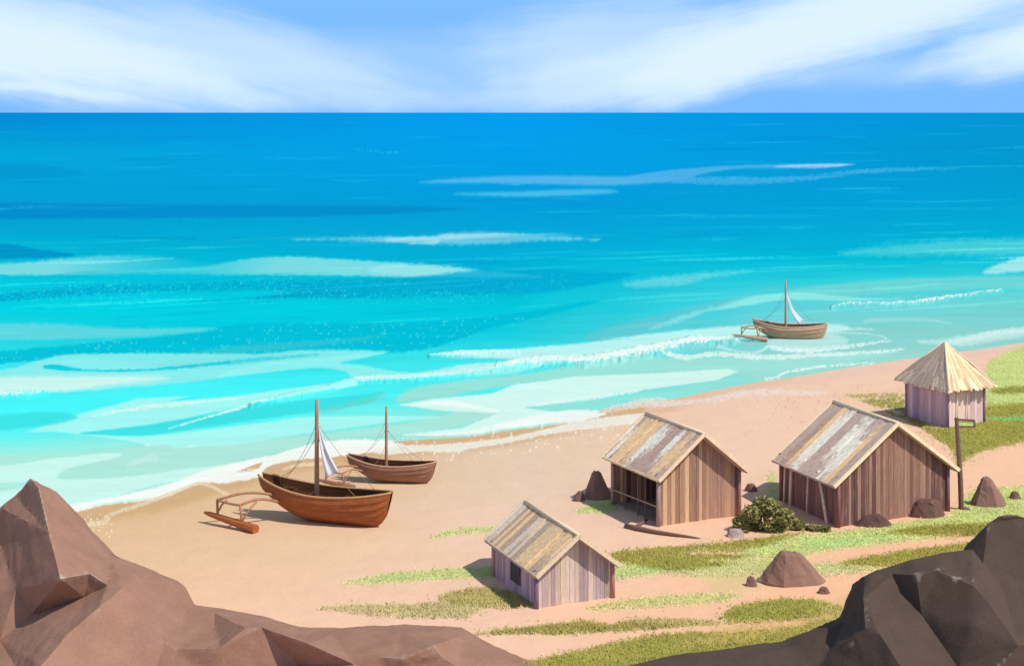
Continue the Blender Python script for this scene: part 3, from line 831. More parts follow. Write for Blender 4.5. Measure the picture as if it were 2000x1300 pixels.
# ------------------------------------------------------------------ outrigger boats
def make_boat(loc, yaw, s, label, hull_col, rim_col, in_col, pole_col, sail, group, sink=0.0, heel=3.0):
    root = empty('outrigger_boat', (loc[0], loc[1], loc[2] - sink), math.radians(yaw))
    tag(root, label, 'boat', group)
    ch, sh = math.cos(math.radians(heel)), math.sin(math.radians(heel))

    def L(x, y, z, heeled=True):
        if heeled:
            y, z = y * ch - z * sh, y * sh + z * ch
        return Vector((x * s, y * s, z * s))
    NT_ = 36
    SV = [0, 0.17, 0.17, 0.37, 0.37, 0.58, 0.58, 0.8, 0.92, 1.0]
    OF = [0, 0.06, 0, 0.06, 0, 0.06, 0, 0, 0, 0]

    def dims(t):
        w = 0.95 * max(0.0, math.sin(math.pi * (0.02 + 0.97 * t) ** 0.92)) ** 0.62
        zs = 1.46 + 0.60 * max(0, (0.5 - t) / 0.5) ** 1.9 + 0.30 * max(0, (t - 0.5) / 0.5) ** 2
        zk = 1.3 * max(0, (0.42 - t) / 0.42) ** 1.7 + 0.55 * max(0, (t - 0.88) / 0.12) ** 1.8
        zk = min(zk, zs - 0.12)
        return w, zs, zk

    def xpos(t, q):
        return -3.6 + 7.2 * t - 0.34 * q * max(0, (t - 0.7) / 0.3) ** 2 + 0.15 * q * max(0, (0.3 - t) / 0.3)

    # outer skin in overlapping strakes
    hull = MB()
    for side in (-1, 1):
        vs, fs, cs = [], [], []
        for i in range(NT_ + 1):
            t = i / NT_
            w, zs, zk = dims(t)
            for q, of in zip(SV, OF):
                y = (w * math.cos(q * math.pi / 2) ** 0.55 if q < 1 else 0.0) + (of * min(1, w * 3))
                vs.append(L(xpos(t, q), side * y, zs + (zk - zs) * (1 - (1 - q) ** 1.15)))
        n = len(SV)
        tone = {}
        for i in range(NT_):
            for k in range(n - 1):
                fs.append((i * n + k, (i + 1) * n + k, (i + 1) * n + k + 1, i * n + k + 1))
                tone.setdefault(k, random.uniform(-0.16, 0.12))
                c = tuple(x * (1 + tone[k]) for x in hull_col)
                cs.append(jit(c, 0.05))
        hull.add(vs, fs, cs)
    ho = hull.build('hull', M_HULL, root, False)
    # inside skin
    ins = MB()
    for side in (-1, 1):
        vs, fs = [], []
        SI = [0, 0.3, 0.55, 0.8, 1.0]
        for i in range(NT_ + 1):
            t = 0.012 + 0.976 * i / NT_
            w, zs, zk = dims(t)
            w = max(0.0, w - 0.055); zk = min(zk + 0.09, zs - 0.05)
            for q in SI:
                y = w * math.cos(q * math.pi / 2) ** 0.55 if q < 1 else 0.0
                vs.append(L(xpos(t, q), side * y, zs - 0.005 + (zk - zs) * q))
        n = len(SI)
        for i in range(NT_):
            for k in range(n - 1):
                fs.append((i * n + k, (i + 1) * n + k, (i + 1) * n + k + 1, i * n + k + 1))
        ins.add(vs, fs, in_col)
    thwarts = []
    for tt in (0.2, 0.36, 0.62, 0.82):          # thwarts
        w, zs, zk = dims(tt)
        x = xpos(tt, 0)
        th = MB()
        th.beam(L(x, -w + 0.06, zs - 0.34), L(x, w - 0.06, zs - 0.34), 0.2 * s, 0.05 * s, jit(in_col, 0.2))
        thwarts.append(th)
    io_ = ins.build('interior', M_HULL, root)
    for th in thwarts:
        th.build('thwart', M_HULL, io_)
    rim = MB()
    for side in (-1, 1):
        pts = []
        for i in range(NT_ + 1):
            t = i / NT_
            w, zs, zk = dims(t)
            pts.append(L(xpos(t, 0), side * (w - 0.015), zs + 0.025))
        rim.tube(pts, 0.055 * s, rim_col, 6)
    rim.build('gunwale', M_WOOD, root, True)
    # mast
    mx = -0.42
    w, zs, zk = dims((mx + 3.6) / 7.2)
    mast = MB()
    mb, mt = L(mx, -0.16, 0.25, False), L(mx, -0.16, 5.95, False)
    mast.tube([mb.lerp(mt, k / 6) for k in range(7)], [0.13 * s, 0.125 * s, 0.12 * s, 0.11 * s, 0.105 * s, 0.095 * s, 0.08 * s], pole_col, 10)
    mast.build('mast', M_WOOD, root, True)
    # stays
    def stay(a, b, sag=0.12):
        m = MB()
        pts = [a.lerp(b, k / 8) - Vector((0, 0, sag * s * math.sin(math.pi * k / 8))) for k in range(9)]
        m.tube(pts, 0.012 * s, rgb(165, 125, 95, 1.0), 5)
        m.build('stay', M_ROPE, root, True)

    def rail(t, side):
        w, zs, zk = dims(t)
        return L(xpos(t, 0), side * w, zs + 0.03)
    up1, up2 = L(mx, -0.16, 4.85, False), L(mx, -0.16, 4.2, False)
    stay(up1, rail(0.15, 1), 0.3); stay(up2, rail(0.12, 1), 0.35)
    stay(up1 if sail else up2, rail(0.84, 1), 0.25)
    if not sail:
        stay(up2, rail(0.72, 1), 0.2); stay(L(mx, -0.16, 3.0, False), rail(0.34, -1), 0.1)
    else:
        stay(up2, rail(0.78, -1), 0.3)
    # outrigger: float, two arched arms, struts and cross bar
    fl = MB()
    fz = 1.2 * sink / s
    f0, f1 = L(-5.5, -2.2, 0.5 + fz, False), L(-2.2, -2.95, 0.16 + fz, False)
    fl.tube([f0, f0.lerp(f1, 0.08), f0.lerp(f1, 0.3), f0.lerp(f1, 0.7), f1], [0.06 * s, 0.11 * s, 0.15 * s, 0.19 * s, 0.23 * s], jit(hull_col, 0.1), 10)
    fl.build('float', M_HULL, root, False)

    def at_f(k):
        return f0.lerp(f1, k) + Vector((0, 0, 0.08 * s))
    kA, kB = 0.26, 0.74
    sa, sb = at_f(kA) + Vector((-0.02, 0, 0.72)) * s, at_f(kB) + Vector((-0.15, 0.05, 0.84)) * s
    r = 0.068 * s

    def curve(a, b, lift, n=8):
        return [a.lerp(b, k / n) + Vector((0, 0, lift * s * math.sin(math.pi * k / n))) for k in range(n + 1)]
    hA, hB = rail(0.15, -0.9) - Vector((0, 0, 0.5 * s)), rail(0.20, -0.95) - Vector((0, 0, 0.72 * s))
    for h, b in ((hA, sa), (hB, sb)):
        m = MB(); m.tube(curve(h, b, 0.22), r, pole_col, 8); m.build('outrigger_arm', M_WOOD, root, True)
    struts = []
    for k, b in ((kA, sa), (kB, sb)):
        m = MB(); m.tube([at_f(k) - Vector((0, 0, 0.1 * s)), at_f(k).lerp(b, 0.5), b + Vector((0, 0, 0.05 * s))], r * 0.95, pole_col, 8); struts.append(m.build('strut', M_WOOD, root, True))
    m = MB(); m.tube(curve(sa, sb, -0.03), r * 0.9, pole_col, 8); m.build('cross_bar', M_WOOD, root, True)
    for q_, (k, b, h) in enumerate(((kA, sa, sb), (kB, sb, hB))):
        m = MB()
        e = b.lerp(h, 0.42) + Vector((0, 0, 0.10 * s))
        m.tube([at_f(k) + Vector((0, 0, 0.12 * s)), at_f(k).lerp(e, 0.5) + Vector((0, 0, 0.16 * s)), e], r * 0.7, pole_col, 6)
        m.build('brace', M_WOOD, struts[q_], True)
    # furled sail hanging on the after stay
    if sail:
        sm_ = MB()
        top = L(mx + 0.08, -0.16, 4.8, False)
        c0, c1 = L(mx + 1.3, -0.3, 2.6, False), L(mx + 0.68, -0.5, 2.25, False)
        if sail == 'thin':
            c0, c1 = L(mx + 1.75, -0.2, 2.0, False), L(mx + 1.2, -0.45, 1.72, False)
        NU, NV = 12, 6
        vs, fs = [], []
        for i in range(NU + 1):
            u = i / NU
            for j in range(NV + 1):
                v = j / NV
                a = top.lerp(c0, u); b = top.lerp(c1, u)
                p = a.lerp(b, v)
                belly = math.sin(math.pi * u)
                p += Vector((-0.18 if sail == 'thin' else -0.08, 0, -0.22 if sail == 'thin' else -0.05)) * s * belly
                p += Vector((0, -0.03 if sail == 'thin' else -0.10, 0)) * s * math.sin(v * math.pi * 3 + u) * u
                vs.append(p)
        for i in range(NU):
            for j in range(NV):
                k = i * (NV + 1) + j
                fs.append((k, k + 1, k + NV + 2, k + NV + 1))
        sm_.add(vs, fs, sail_col)
        so_ = sm_.build('sail', M_SAIL, root, True)
        md = so_.modifiers.new('thick', 'SOLIDIFY'); md.thickness = 0.02
    return root


sail_col = (0.74, 0.75, 0.84)
GB = 'outrigger sailing boats'
make_boat((-9.1, 75.15, 0.0), -20.5, 1.0, 'largest boat, rusty orange brown outrigger with a white furled sail, beached nearest the rocks',
          (0.36, 0.105, 0.028), (0.52, 0.28, 0.13), (0.085, 0.03, 0.010), (0.40, 0.205, 0.12), 'full', GB)
make_boat((-6.50, 83.2, 0.0), -10.5, 0.69, 'smaller dark brown outrigger without a sail beached behind the orange boat',
          (0.31, 0.145, 0.09), (0.55, 0.36, 0.23), (0.085, 0.03, 0.015), (0.40, 0.20, 0.12), None, GB)
make_boat((24.8, 137.0, SEA), -8.5, 0.92, 'tan outrigger with a thin white sail floating in the shallows offshore',
          (0.58, 0.31, 0.19), (0.62, 0.42, 0.27), (0.2, 0.10, 0.07), (0.48, 0.27, 0.16), 'thin', GB, sink=0.25, heel=3)


# ------------------------------------------------------------------ huts
def plank_wall(mb, p, q, top, nrm, cols, wmin=0.14, wmax=0.26, gap=0.012, th=0.05, bottom=-0.08, ragged=0.0):
    """vertical boards from p to q; top(t) gives the height; nrm points outward"""
    p, q = Vector(p), Vector(q)
    Ln = (q - p).length
    d = (q - p) / Ln
    x = 0.0
    while x < Ln - 0.02:
        w = min(random.uniform(wmin, wmax), Ln - x)
        if Ln - x - w < 0.08: w = Ln - x
        a, b = x + gap / 2, x + w - gap / 2
        off = random.uniform(-0.012, 0.012)
        t0, t1 = a / Ln, b / Ln
        zb = bottom + random.uniform(0, ragged)
        pts = []
        for zz in (0, 1):
            for (s_, o) in ((a, 0), (b, 0), (b, 1), (a, 1)):
                z = zb if zz == 0 else top(s_ / Ln)
                v = p + d * s_ + Vector(nrm) * (off - (th if o else 0))
                pts.append((v.x, v.y, z))
        mb.hexa(pts, jit(random.choice(cols), 0.13))
        x += w
    return mb


def roof_slope(mb, ef, eb, rb, rf, cols, base, n=14, th=0.05, streak=0.75):
    """strips running from the ridge down to the eave, each with its own weathering"""
    ef, eb, rb, rf = map(Vector, (ef, eb, rb, rf))
    nrm = (eb - ef).cross(rf - ef).normalized()
    if nrm.z < 0: nrm = -nrm
    cuts = [0.0]
    while cuts[-1] < 1:
        cuts.append(cuts[-1] + random.uniform(0.6, 1.5) / n)
    cuts = [min(c, 1.0) for c in cuts]
    for i in range(len(cuts) - 1):
        t0, t1 = cuts[i], cuts[i + 1]
        if t1 - t0 < 0.005: continue
        e0, e1 = ef.lerp(eb, t0), ef.lerp(eb, t1)
        r0, r1 = rf.lerp(rb, t0), rf.lerp(rb, t1)
        lift = nrm * (0.012 + random.uniform(0, 0.045))
        ext = random.uniform(-0.03, 0.07)
        e0 = e0 + (e0 - r0).normalized() * ext; e1 = e1 + (e1 - r1).normalized() * (ext + random.uniform(-0.02, 0.02))
        main = random.choice(cols) if random.random() < streak else base
        a, b = sorted((random.uniform(-0.3, 0.3), random.uniform(0.6, 1.35)))
        NS, NW = 22, 3
        vs, fs, cs = [], [], []
        for k in range(NS + 1):
            u = k / NS
            for j in range(NW + 1):
                pt = r0.lerp(e0, u).lerp(r1.lerp(e1, u), j / NW)
                vs.append(pt + lift + nrm * random.uniform(0, 0.008))
            vs.append(r0.lerp(e0, u) + lift - nrm * th); vs.append(r1.lerp(e1, u) + lift - nrm * th)
        W2 = NW + 3
        for k in range(NS):
            o, o2 = k * W2, (k + 1) * W2
            u = (k + 0.5) / NS
            for j in range(NW):
                g = min((u - a), (b - u)) / 0.3 + random.uniform(-0.45, 0.45) + (0.1 if j == 1 else -0.15)
                g = max(0.0, min(1.0, g + 0.35))
                c = tuple(x * (1 - g) + y * g for x, y in zip(base, main))
                fs.append((o + j, o + j + 1, o2 + j + 1, o2 + j)); cs.append(jit(c, 0.1))
            fs += [(o, o2, o2 + NW + 1, o + NW + 1), (o + NW, o + NW + 2, o2 + NW + 2, o2 + NW), (o + NW + 1, o2 + NW + 1, o2 + NW + 2, o + NW + 2)]
            cs += [c, c, base]
        for o in (0, NS * W2):
            fs.append((o, o + NW + 1, o + NW + 2) + tuple(o + j for j in range(NW, 0, -1))); cs.append(c)
        mb.add(vs, fs, cs)
    # sheet under the strips so no daylight shows through
    mb.hexa([ef - nrm * 0.12, eb - nrm * 0.12, rb - nrm * 0.12, rf - nrm * 0.12, ef - nrm * 0.03, eb - nrm * 0.03, rb - nrm * 0.03, rf - nrm * 0.03], base)


def gable_hut(prm, label, pal, group, openside=False, poles=False, hatch=False):
    ax, ay, w, a, Ls, b, zE, zR, oe, og, ogb = prm
    root = empty('plank_hut', (ax, ay, 0), a)
    tag(root, label, 'hut', group)
    v = Vector((math.cos(b - a), math.sin(b - a), 0))
    u = Vector((1, 0, 0))
    Z = Vector((0, 0, 1))
    A_, B_, D__ = Vector((0, 0, 0)), u * w, v * Ls
    C_ = B_ + D__
    slope = (zR - zE) / (w / 2)
    gz = lambda t: zE + (zR - zE) * (1 - abs(2 * t - 1)) - 0.04
    ez = lambda t: zE - 0.04
    nf = Vector((0, -1, 0)); ns = Vector((-v.y, v.x, 0))
    if ns.x > 0: ns = -ns
    m = plank_wall(MB(), A_, B_, gz, nf, pal['gable']); m.build('gable_wall', M_PLANK, root)
    m = plank_wall(MB(), D__, C_, gz, -nf, pal['gable']); m.build('gable_wall', M_PLANK, root)
    m = plank_wall(MB(), B_, C_, ez, -ns, pal['gable']); m.build('side_wall', M_PLANK, root)
    if not openside:
        m = plank_wall(MB(), A_ + v * 0.02, D__, ez, ns, pal['side']); m.build('side_wall', M_PLANK, root)
    # corner posts
    for p, key in ((A_, 'post_front'), (B_, 'post_right'), (D__, 'post_back'), (C_, 'post_back')):
        m = MB()
        q = p + (ns * 0.03 if p in (A_, D__) else -ns * 0.03) + (nf * 0.03 if p in (A_, B_) else -nf * 0.03)
        m.tube([q + Z * -0.15, q + Z * (zE * 0.5), q + Z * (zE + 0.02)], [0.115, 0.105, 0.10], pal[key], 8)
        m.build('corner_post', M_WOOD, root, True)
    if openside:
        m = MB()
        m.beam(A_ + ns * 0.03 + Z * (zE * 0.36), D__ + ns * 0.03 + Z * (zE * 0.30), 0.05, 0.06, rgb(190, 165, 140, 1.2))
        m.build('rail', M_WOOD, root)
        for k in (0.28, 0.44, 0.72):
            m = MB()
            q = A_.lerp(D__, k) + ns * 0.01
            m.tube([q - Z * 0.1, q + Z * (zE + 0.02)], 0.03, rgb(150, 120, 115, 1.2), 6); m.build('slat', M_WOOD, root, True)
        m = MB(); m.beam(A_ + ns * 0.0 + Z * (zE - 0.1), D__ + Z * (zE - 0.1), 0.1, 0.14, pal['post_front']); m.build('eave_beam', M_WOOD, root)
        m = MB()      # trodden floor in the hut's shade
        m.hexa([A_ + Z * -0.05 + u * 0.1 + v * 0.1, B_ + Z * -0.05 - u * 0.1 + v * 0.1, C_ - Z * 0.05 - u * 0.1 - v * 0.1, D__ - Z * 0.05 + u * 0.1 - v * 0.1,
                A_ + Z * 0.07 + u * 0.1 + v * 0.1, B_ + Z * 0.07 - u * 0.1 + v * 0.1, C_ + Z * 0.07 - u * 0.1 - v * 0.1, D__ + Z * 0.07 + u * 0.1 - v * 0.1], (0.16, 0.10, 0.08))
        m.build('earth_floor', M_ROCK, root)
    if poles:
        for k, lean, r in ((0.89, 0, 0.05), (0.77, 0.05, 0.075), (0.47, 0.02, 0.045), (0.30, -1.0, 0.075)):
            m = MB()
            q = A_.lerp(D__, k) + ns * 0.14
            m.tube([q + v * lean + ns * 0.1 - Z * 0.1, q + v * lean * 0.5 + Z * zE * 0.5 + ns * 0.05, q + Z * (zE - 0.05)], r, rgb(235, 215, 190, 0.95), 8)
            m.build('pole', M_WOOD, root, True)
    if hatch:
        hp = A_.lerp(D__, 0.36) + ns * 0.035; hq = A_.lerp(D__, 0.58) + ns * 0.035
        m = MB()
        for k in range(5):
            a0, b0 = hp.lerp(hq, k / 5 + 0.01), hp.lerp(hq, (k + 1) / 5 - 0.01)
            m.hexa([a0 + Z * 0.42, b0 + Z * 0.42, b0 + ns * 0.03 + Z * 0.42, a0 + ns * 0.03 + Z * 0.42, a0 + Z * 1.32, b0 + Z * 1.32, b0 + ns * 0.03 + Z * 1.32, a0 + ns * 0.03 + Z * 1.32], jit((0.10, 0.075, 0.10), 0.2))
        m.build('shutter', M_PLANK, root)
    # roof
    M0, M1 = u * (w / 2) - v * og, u * (w / 2) + v * (Ls + ogb)
    ze = zE - slope * oe
    rf, rb = M0 + Z * zR, M1 + Z * zR
    efl, ebl = -u * oe - v * og + Z * ze, -u * oe + v * (Ls + ogb) + Z * ze
    efr, ebr = B_ + u * oe - v * og + Z * ze, B_ + u * oe + v * (Ls + ogb) + Z * ze
    r1 = MB(); roof_slope(r1, efl, ebl, rb, rf, pal['roof'], pal['roof_base'], pal.get('n', 14)); ro1 = r1.build('roof_slope', M_ROOF, root)
    r2 = MB(); roof_slope(r2, efr, ebr, rb, rf, pal['roof'], pal['roof_base'], pal.get('n', 14)); ro2 = r2.build('roof_slope', M_ROOF, root)
    m = MB(); m.tube([rf + Z * 0.05 - v * 0.03, rf.lerp(rb, 0.5) + Z * 0.06, rb + Z * 0.05 + v * 0.03], 0.085, pal['trim'], 8); m.build('ridge_pole', M_WOOD, root, True)
    for e, r, ro in ((efl, rf, ro1), (efr, rf, ro2), (ebl, rb, ro1), (ebr, rb, ro2)):
        m = MB()
        o = -v * 0.05 if r is rf else v * 0.05
        m.beam(e + o + Z * 0.0, r + o + Z * 0.03, 0.09, 0.17, pal['trim']); m.build('barge_board', M_WOOD, ro)
    m = MB(); m.beam(efl + Z * 0.0 - u * 0.02, ebl - u * 0.02, 0.06, 0.10, pal['eave']); m.build('eave_board', M_WOOD, ro1)
    return root


GH = 'plank huts on the beach'
tanr, whr, gry = rgb(226, 190, 145, 0.85), rgb(246, 222, 204, 0.86), rgb(174, 146, 130, 0.85)
gable_hut([0.996, 62.05, 3.417, 0.423, 4.692, 1.952, 1.541, 2.805, 0.202, 0.407, 0.605],
          'nearest hut, pale lilac grey plank walls and striped tan roof, in front of the others',
          dict(gable=[rgb(190, 170, 158, .86)] * 5 + [rgb(168, 148, 150, .86), rgb(200, 180, 160, .86), rgb(158, 138, 140, .86)], side=[rgb(144, 122, 132, .46), rgb(128, 106, 118, .46)],
               post_front=rgb(110, 92, 110, .7), post_right=rgb(140, 105, 95, .6), post_back=rgb(150, 125, 120, .6),
               roof=[tanr, tanr, rgb(214, 184, 144, .85), rgb(205, 190, 175, .85)], roof_base=rgb(178, 154, 130, .85), trim=rgb(224, 200, 170, .95), eave=rgb(165, 145, 130, .7), n=15), GH, hatch=True)
gable_hut([7.1, 74.431, 4.488, 0.404, 4.493, 2.011, 2.511, 4.319, 0.276, 0.465, 0.604],
          'open sided brown plank hut with white striped roof, standing between the other two gabled huts',
          dict(gable=[rgb(160, 124, 108, .98)] * 6 + [rgb(205, 170, 130, .98), rgb(112, 80, 74, .98), rgb(176, 138, 112, .98)], side=[rgb(110, 85, 90, .5)],
               post_front=rgb(135, 110, 108, .6), post_right=rgb(125, 92, 84, .6), post_back=rgb(150, 120, 112, .6),
               roof=[whr, whr, tanr, tanr, tanr], roof_base=rgb(180, 154, 140, .85), trim=rgb(238, 208, 174, .95), eave=rgb(215, 180, 135, .7), n=15), GH, openside=True)
gable_hut([15.758, 74.162, 6.808, 0.461, 5.406, 1.916, 2.427, 4.744, 0.513, 0.338, 0.117],
          'largest hut, dark brown planks with pale poles leaning on its side, near the signpost',
          dict(gable=[rgb(160, 124, 108, .98)] * 3 + [rgb(108, 78, 76, .98), rgb(124, 90, 82, .98), rgb(140, 104, 92, .98)], side=[rgb(112, 80, 80, .5), rgb(98, 72, 72, .5)],
               post_front=rgb(112, 78, 74, .6), post_right=rgb(110, 78, 84, .6), post_back=rgb(120, 90, 85, .6),
               roof=[whr, whr, whr, tanr, tanr, gry], roof_base=rgb(184, 160, 146, .85), trim=rgb(246, 216, 178, .95), eave=rgb(165, 148, 140, .7), n=14), GH, poles=True)


def pyramid_hut():
    c0 = Vector((27.7, 97.6, 0)); cl = Vector((26.0, 101.2, 0)); cr = Vector((30.5, 99.3, 0))
    cb = cl + cr - c0
    ctr = (c0 + cl + cr + cb) / 4
    root = empty('thatched_hut', ctr)
    tag(root, 'square hut with a pointed straw thatch roof and lilac plank walls, farthest up the beach', 'hut', GH)
    pts = [p - ctr for p in (c0, cr, cb, cl)]
    hw = 2.65
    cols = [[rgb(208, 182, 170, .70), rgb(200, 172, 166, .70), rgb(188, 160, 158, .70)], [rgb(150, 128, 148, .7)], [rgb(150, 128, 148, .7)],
            [rgb(156, 130, 136, .50), rgb(128, 106, 122, .50), rgb(148, 122, 130, .50)]]  # lit right wall paler, shaded left darker, put into the plank colours
    for k in range(4):
        p, q = pts[k], pts[(k + 1) % 4]
        d = (q - p).normalized(); n = Vector((d.y, -d.x, 0))
        m = plank_wall(MB(), p, q, lambda t: hw, n, cols[k], 0.22, 0.4); m.build('plank_wall', M_PLANK, root)
    for p in pts:
        m = MB(); q = p * 1.01
        m.tube([q + Vector((0, 0, -0.1)), q + Vector((0, 0, hw))], 0.09, rgb(128, 104, 130, .6), 8); m.build('corner_post', M_WOOD, root, True)
    for k, t in ((0, 0.22), (0, 0.5)):
        m = MB(); p = pts[0].lerp(pts[1], t) + Vector((0.05, -0.09, 0))
        m.tube([p, p + Vector((0.02, 0, hw))], 0.035, rgb(238, 222, 205, .9), 6); m.build('pole', M_WOOD, root, True)
    apex = Vector((0, 0, 4.95))
    eave = [p + p.normalized() * 0.72 + Vector((0, 0, 2.42)) for p in pts]
    rc = [[rgb(246, 218, 178, 1.0), rgb(240, 208, 162, 1.0), rgb(206, 172, 138, 1.0)], [rgb(230, 200, 150, 1)], [rgb(200, 175, 140, 1)], [rgb(182, 160, 140, .85), rgb(172, 150, 134, .85), rgb(200, 180, 158, .85)]]  # sun side and shade side painted into the straw colours
    for k in range(4):
        a, b = eave[k], eave[(k + 1) % 4]
        m = MB()
        n = (b - a).cross(apex - a).normalized()
        if n.z < 0: n = -n
        NS = 46
        for layer, (u0, u1) in enumerate(((0.0, 0.42), (0.28, 0.74), (0.6, 1.0))):
            for i in range(NS):
                t = (i + random.uniform(0.1, 0.9)) / NS
                e = a.lerp(b, t)
                s0 = apex.lerp(e, max(0.0, u0 - random.uniform(0, .03))); s1 = apex.lerp(e, u1 + random.uniform(-0.04, 0.06))
                lift = n * (0.10 - 0.03 * layer + random.uniform(0, 0.03))
                wd = (b - a).length / NS * 0.95
                sd = (b - a).normalized()
                w0, w1 = max(0.015, wd * u0), wd * min(u1, 1)
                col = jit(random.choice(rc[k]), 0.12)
                m.add([s0 - sd * w0 + lift, s0 + sd * w0 + lift, s1 + sd * w1 + lift * 0.6, s1 - sd * w1 + lift * 0.6,
                       s0 - sd * w0 + lift - n * 0.04, s0 + sd * w0 + lift - n * 0.04, s1 + sd * w1 + lift * 0.6 - n * 0.05, s1 - sd * w1 + lift * 0.6 - n * 0.05],
                      [(0, 1, 2, 3), (7, 6, 5, 4), (0, 4, 5, 1), (1, 5, 6, 2), (2, 6, 7, 3), (3, 7, 4, 0)], col)
        m.add([a - n * 0.02, b - n * 0.02, apex - n * 0.02, a - n * 0.12, b - n * 0.12, apex - n * 0.12], [(0, 1, 2), (5, 4, 3), (0, 3, 4, 1), (1, 4, 5, 2), (2, 5, 3, 0)], rc[k][-1])
        m.build('thatch_slope', M_ROOF, root)
    m = MB()
    m.tube([apex + Vector((0, 0, 0.12)), apex + Vector((0, 0, -0.2))], [0.04, 0.2], rgb(235, 215, 180, 1), 8); m.build('thatch_cap', M_ROOF, root)
    for k in range(4):
        m = MB(); m.tube([apex + Vector((0, 0, 0.08)), apex.lerp(eave[k], 0.5) + Vector((0, 0, 0.14)), eave[k] + Vector((0, 0, 0.05))], 0.065, rgb(215, 195, 170, .9), 6)
        m.build('hip_pole', M_WOOD, root, True)


pyramid_hut()


# ------------------------------------------------------------------ signpost
def signpost():
    base = G(1878, 994)
    root = empty('signpost', base)
    tag(root, 'leaning dark wooden post with a small green board at its top, beside the largest hut', 'signpost')
    wood = rgb(112, 82, 76, .75)
    m = MB()
    top = Vector((-0.26, 0, 4.62))
    m.tube([Vector((0, 0, -0.3)), top * 0.33 + Vector((0.03, 0, 0)), top * 0.66 + Vector((0.02, 0, 0)), top], [0.135, 0.13, 0.12, 0.10], wood, 9)
    m.build('post', M_WOOD, root)
    a = top + Vector((-0.06, -0.02, -0.08))
    m = MB(); m.beam(a + Vector((-0.05, 0, 0)), a + Vector((0.95, -0.1, -0.04)), 0.09, 0.09, wood)
    m.beam(a + Vector((0.1, 0, -0.38)), a + Vector((0.97, -0.1, -0.36)), 0.08, 0.08, wood)
    m.beam(a + Vector((0.93, -0.1, -0.03)), a + Vector((0.95, -0.1, -0.36)), 0.07, 0.07, wood, Vector((0, 1, 0)))
    br = m.build('bracket', M_WOOD, root)
    m = MB(); m.beam(a + Vector((0.15, -0.015, -0.2)), a + Vector((0.91, -0.095, -0.2)), 0.03, 0.24, rgb(178, 200, 110, .7))
    m.build('board', M_WOOD, br)
    m = MB(); m.hexa([(0.02, -0.25, -.1), (0.4, -0.25, -.1), (0.4, 0.05, -.1), (0.02, 0.05, -.1), (0.06, -0.2, 0.12), (0.34, -0.2, 0.1), (0.36, 0.02, 0.1), (0.05, 0.02, 0.14)], wood)
    m.build('footing', M_WOOD, root)


signpost()


# ------------------------------------------------------------------ rocks
def roughen(bm, amp, sc, seed):
    bm.verts.ensure_lookup_table()
    bm.normal_update()
    co_ = np.array([v.co for v in bm.verts]); no = np.array([v.normal for v in bm.verts])
    a = fnoise(co_[:, 0] * sc + co_[:, 2] * sc * 0.7 + seed, co_[:, 1] * sc - co_[:, 2] * sc * 0.6, seed) - 0.5
    b = fnoise(co_[:, 0] * sc * 3.1 + seed, co_[:, 2] * sc * 3.1 + co_[:, 1] * sc, seed + 7) - 0.5
    co_ += no * ((a * 1.4 + b * 0.7) * amp)[:, None]
    for v, c in zip(bm.verts, co_):
        v.co = c


def boulder(cx, by, w, h, label, top=0.25, shift=0.0, col=(0.28, 0.16, 0.125), depth=0.75, seed=1, group='boulders among the huts', name='boulder'):
    d0 = H * F / (by - HY)
    k = d0 / F
    R, Ht = w * k / 2, h * k
    loc = Vector(((cx - HX) * k, d0 + R * depth * 0.85, 0))
    r_ = random.Random(seed)
    bm = bmesh.new()
    n = 10
    rings = []
    prof = [(-0.12, 1.03), (0.06, 1.0), (0.35, 1 - 0.32 * (1 - top)), (0.66, 1 - 0.62 * (1 - top)), (0.9, 1 - 0.88 * (1 - top)), (1.0, top * 0.7)]
    jt = [r_.uniform(0.86, 1.1) for _ in range(n)]
    for zf, rf in prof:
        ring = []
        for i in range(n):
            an = 2 * math.pi * i / n
            rr = R * rf * jt[i] * r_.uniform(0.95, 1.05)
            ring.append(bm.verts.new((rr * math.cos(an) + shift * R * zf, rr * math.sin(an) * depth, Ht * (zf + (r_.uniform(-0.04, 0.03) if zf > 0.8 else 0)))))
        rings.append(ring)
    for a, b in zip(rings, rings[1:]):
        for i in range(n):
            bm.faces.new((a[i], a[(i + 1) % n], b[(i + 1) % n], b[i]))
    bm.faces.new(rings[-1]); bm.faces.new(rings[0][::-1])
    bmesh.ops.triangulate(bm, faces=bm.faces)
    bmesh.ops.subdivide_edges(bm, edges=bm.edges, cuts=2, use_grid_fill=True)
    roughen(bm, 0.09 * min(R, Ht * 1.2), 1.6 / max(R, 0.2), seed)
    me = bpy.data.meshes.new(name)
    bm.to_mesh(me); bm.free()
    a = me.color_attributes.new('tint', 'FLOAT_COLOR', 'POINT')
    buf = np.ones((len(me.vertices), 4), np.float32); buf[:, :3] = col
    a.data.foreach_set('color', buf.ravel())
    me.materials.append(M_ROCK)
    o = bpy.data.objects.new(name, me)
    C.objects.link(o)
    o.location = loc
    tag(o, label, 'rock', group)
    return o


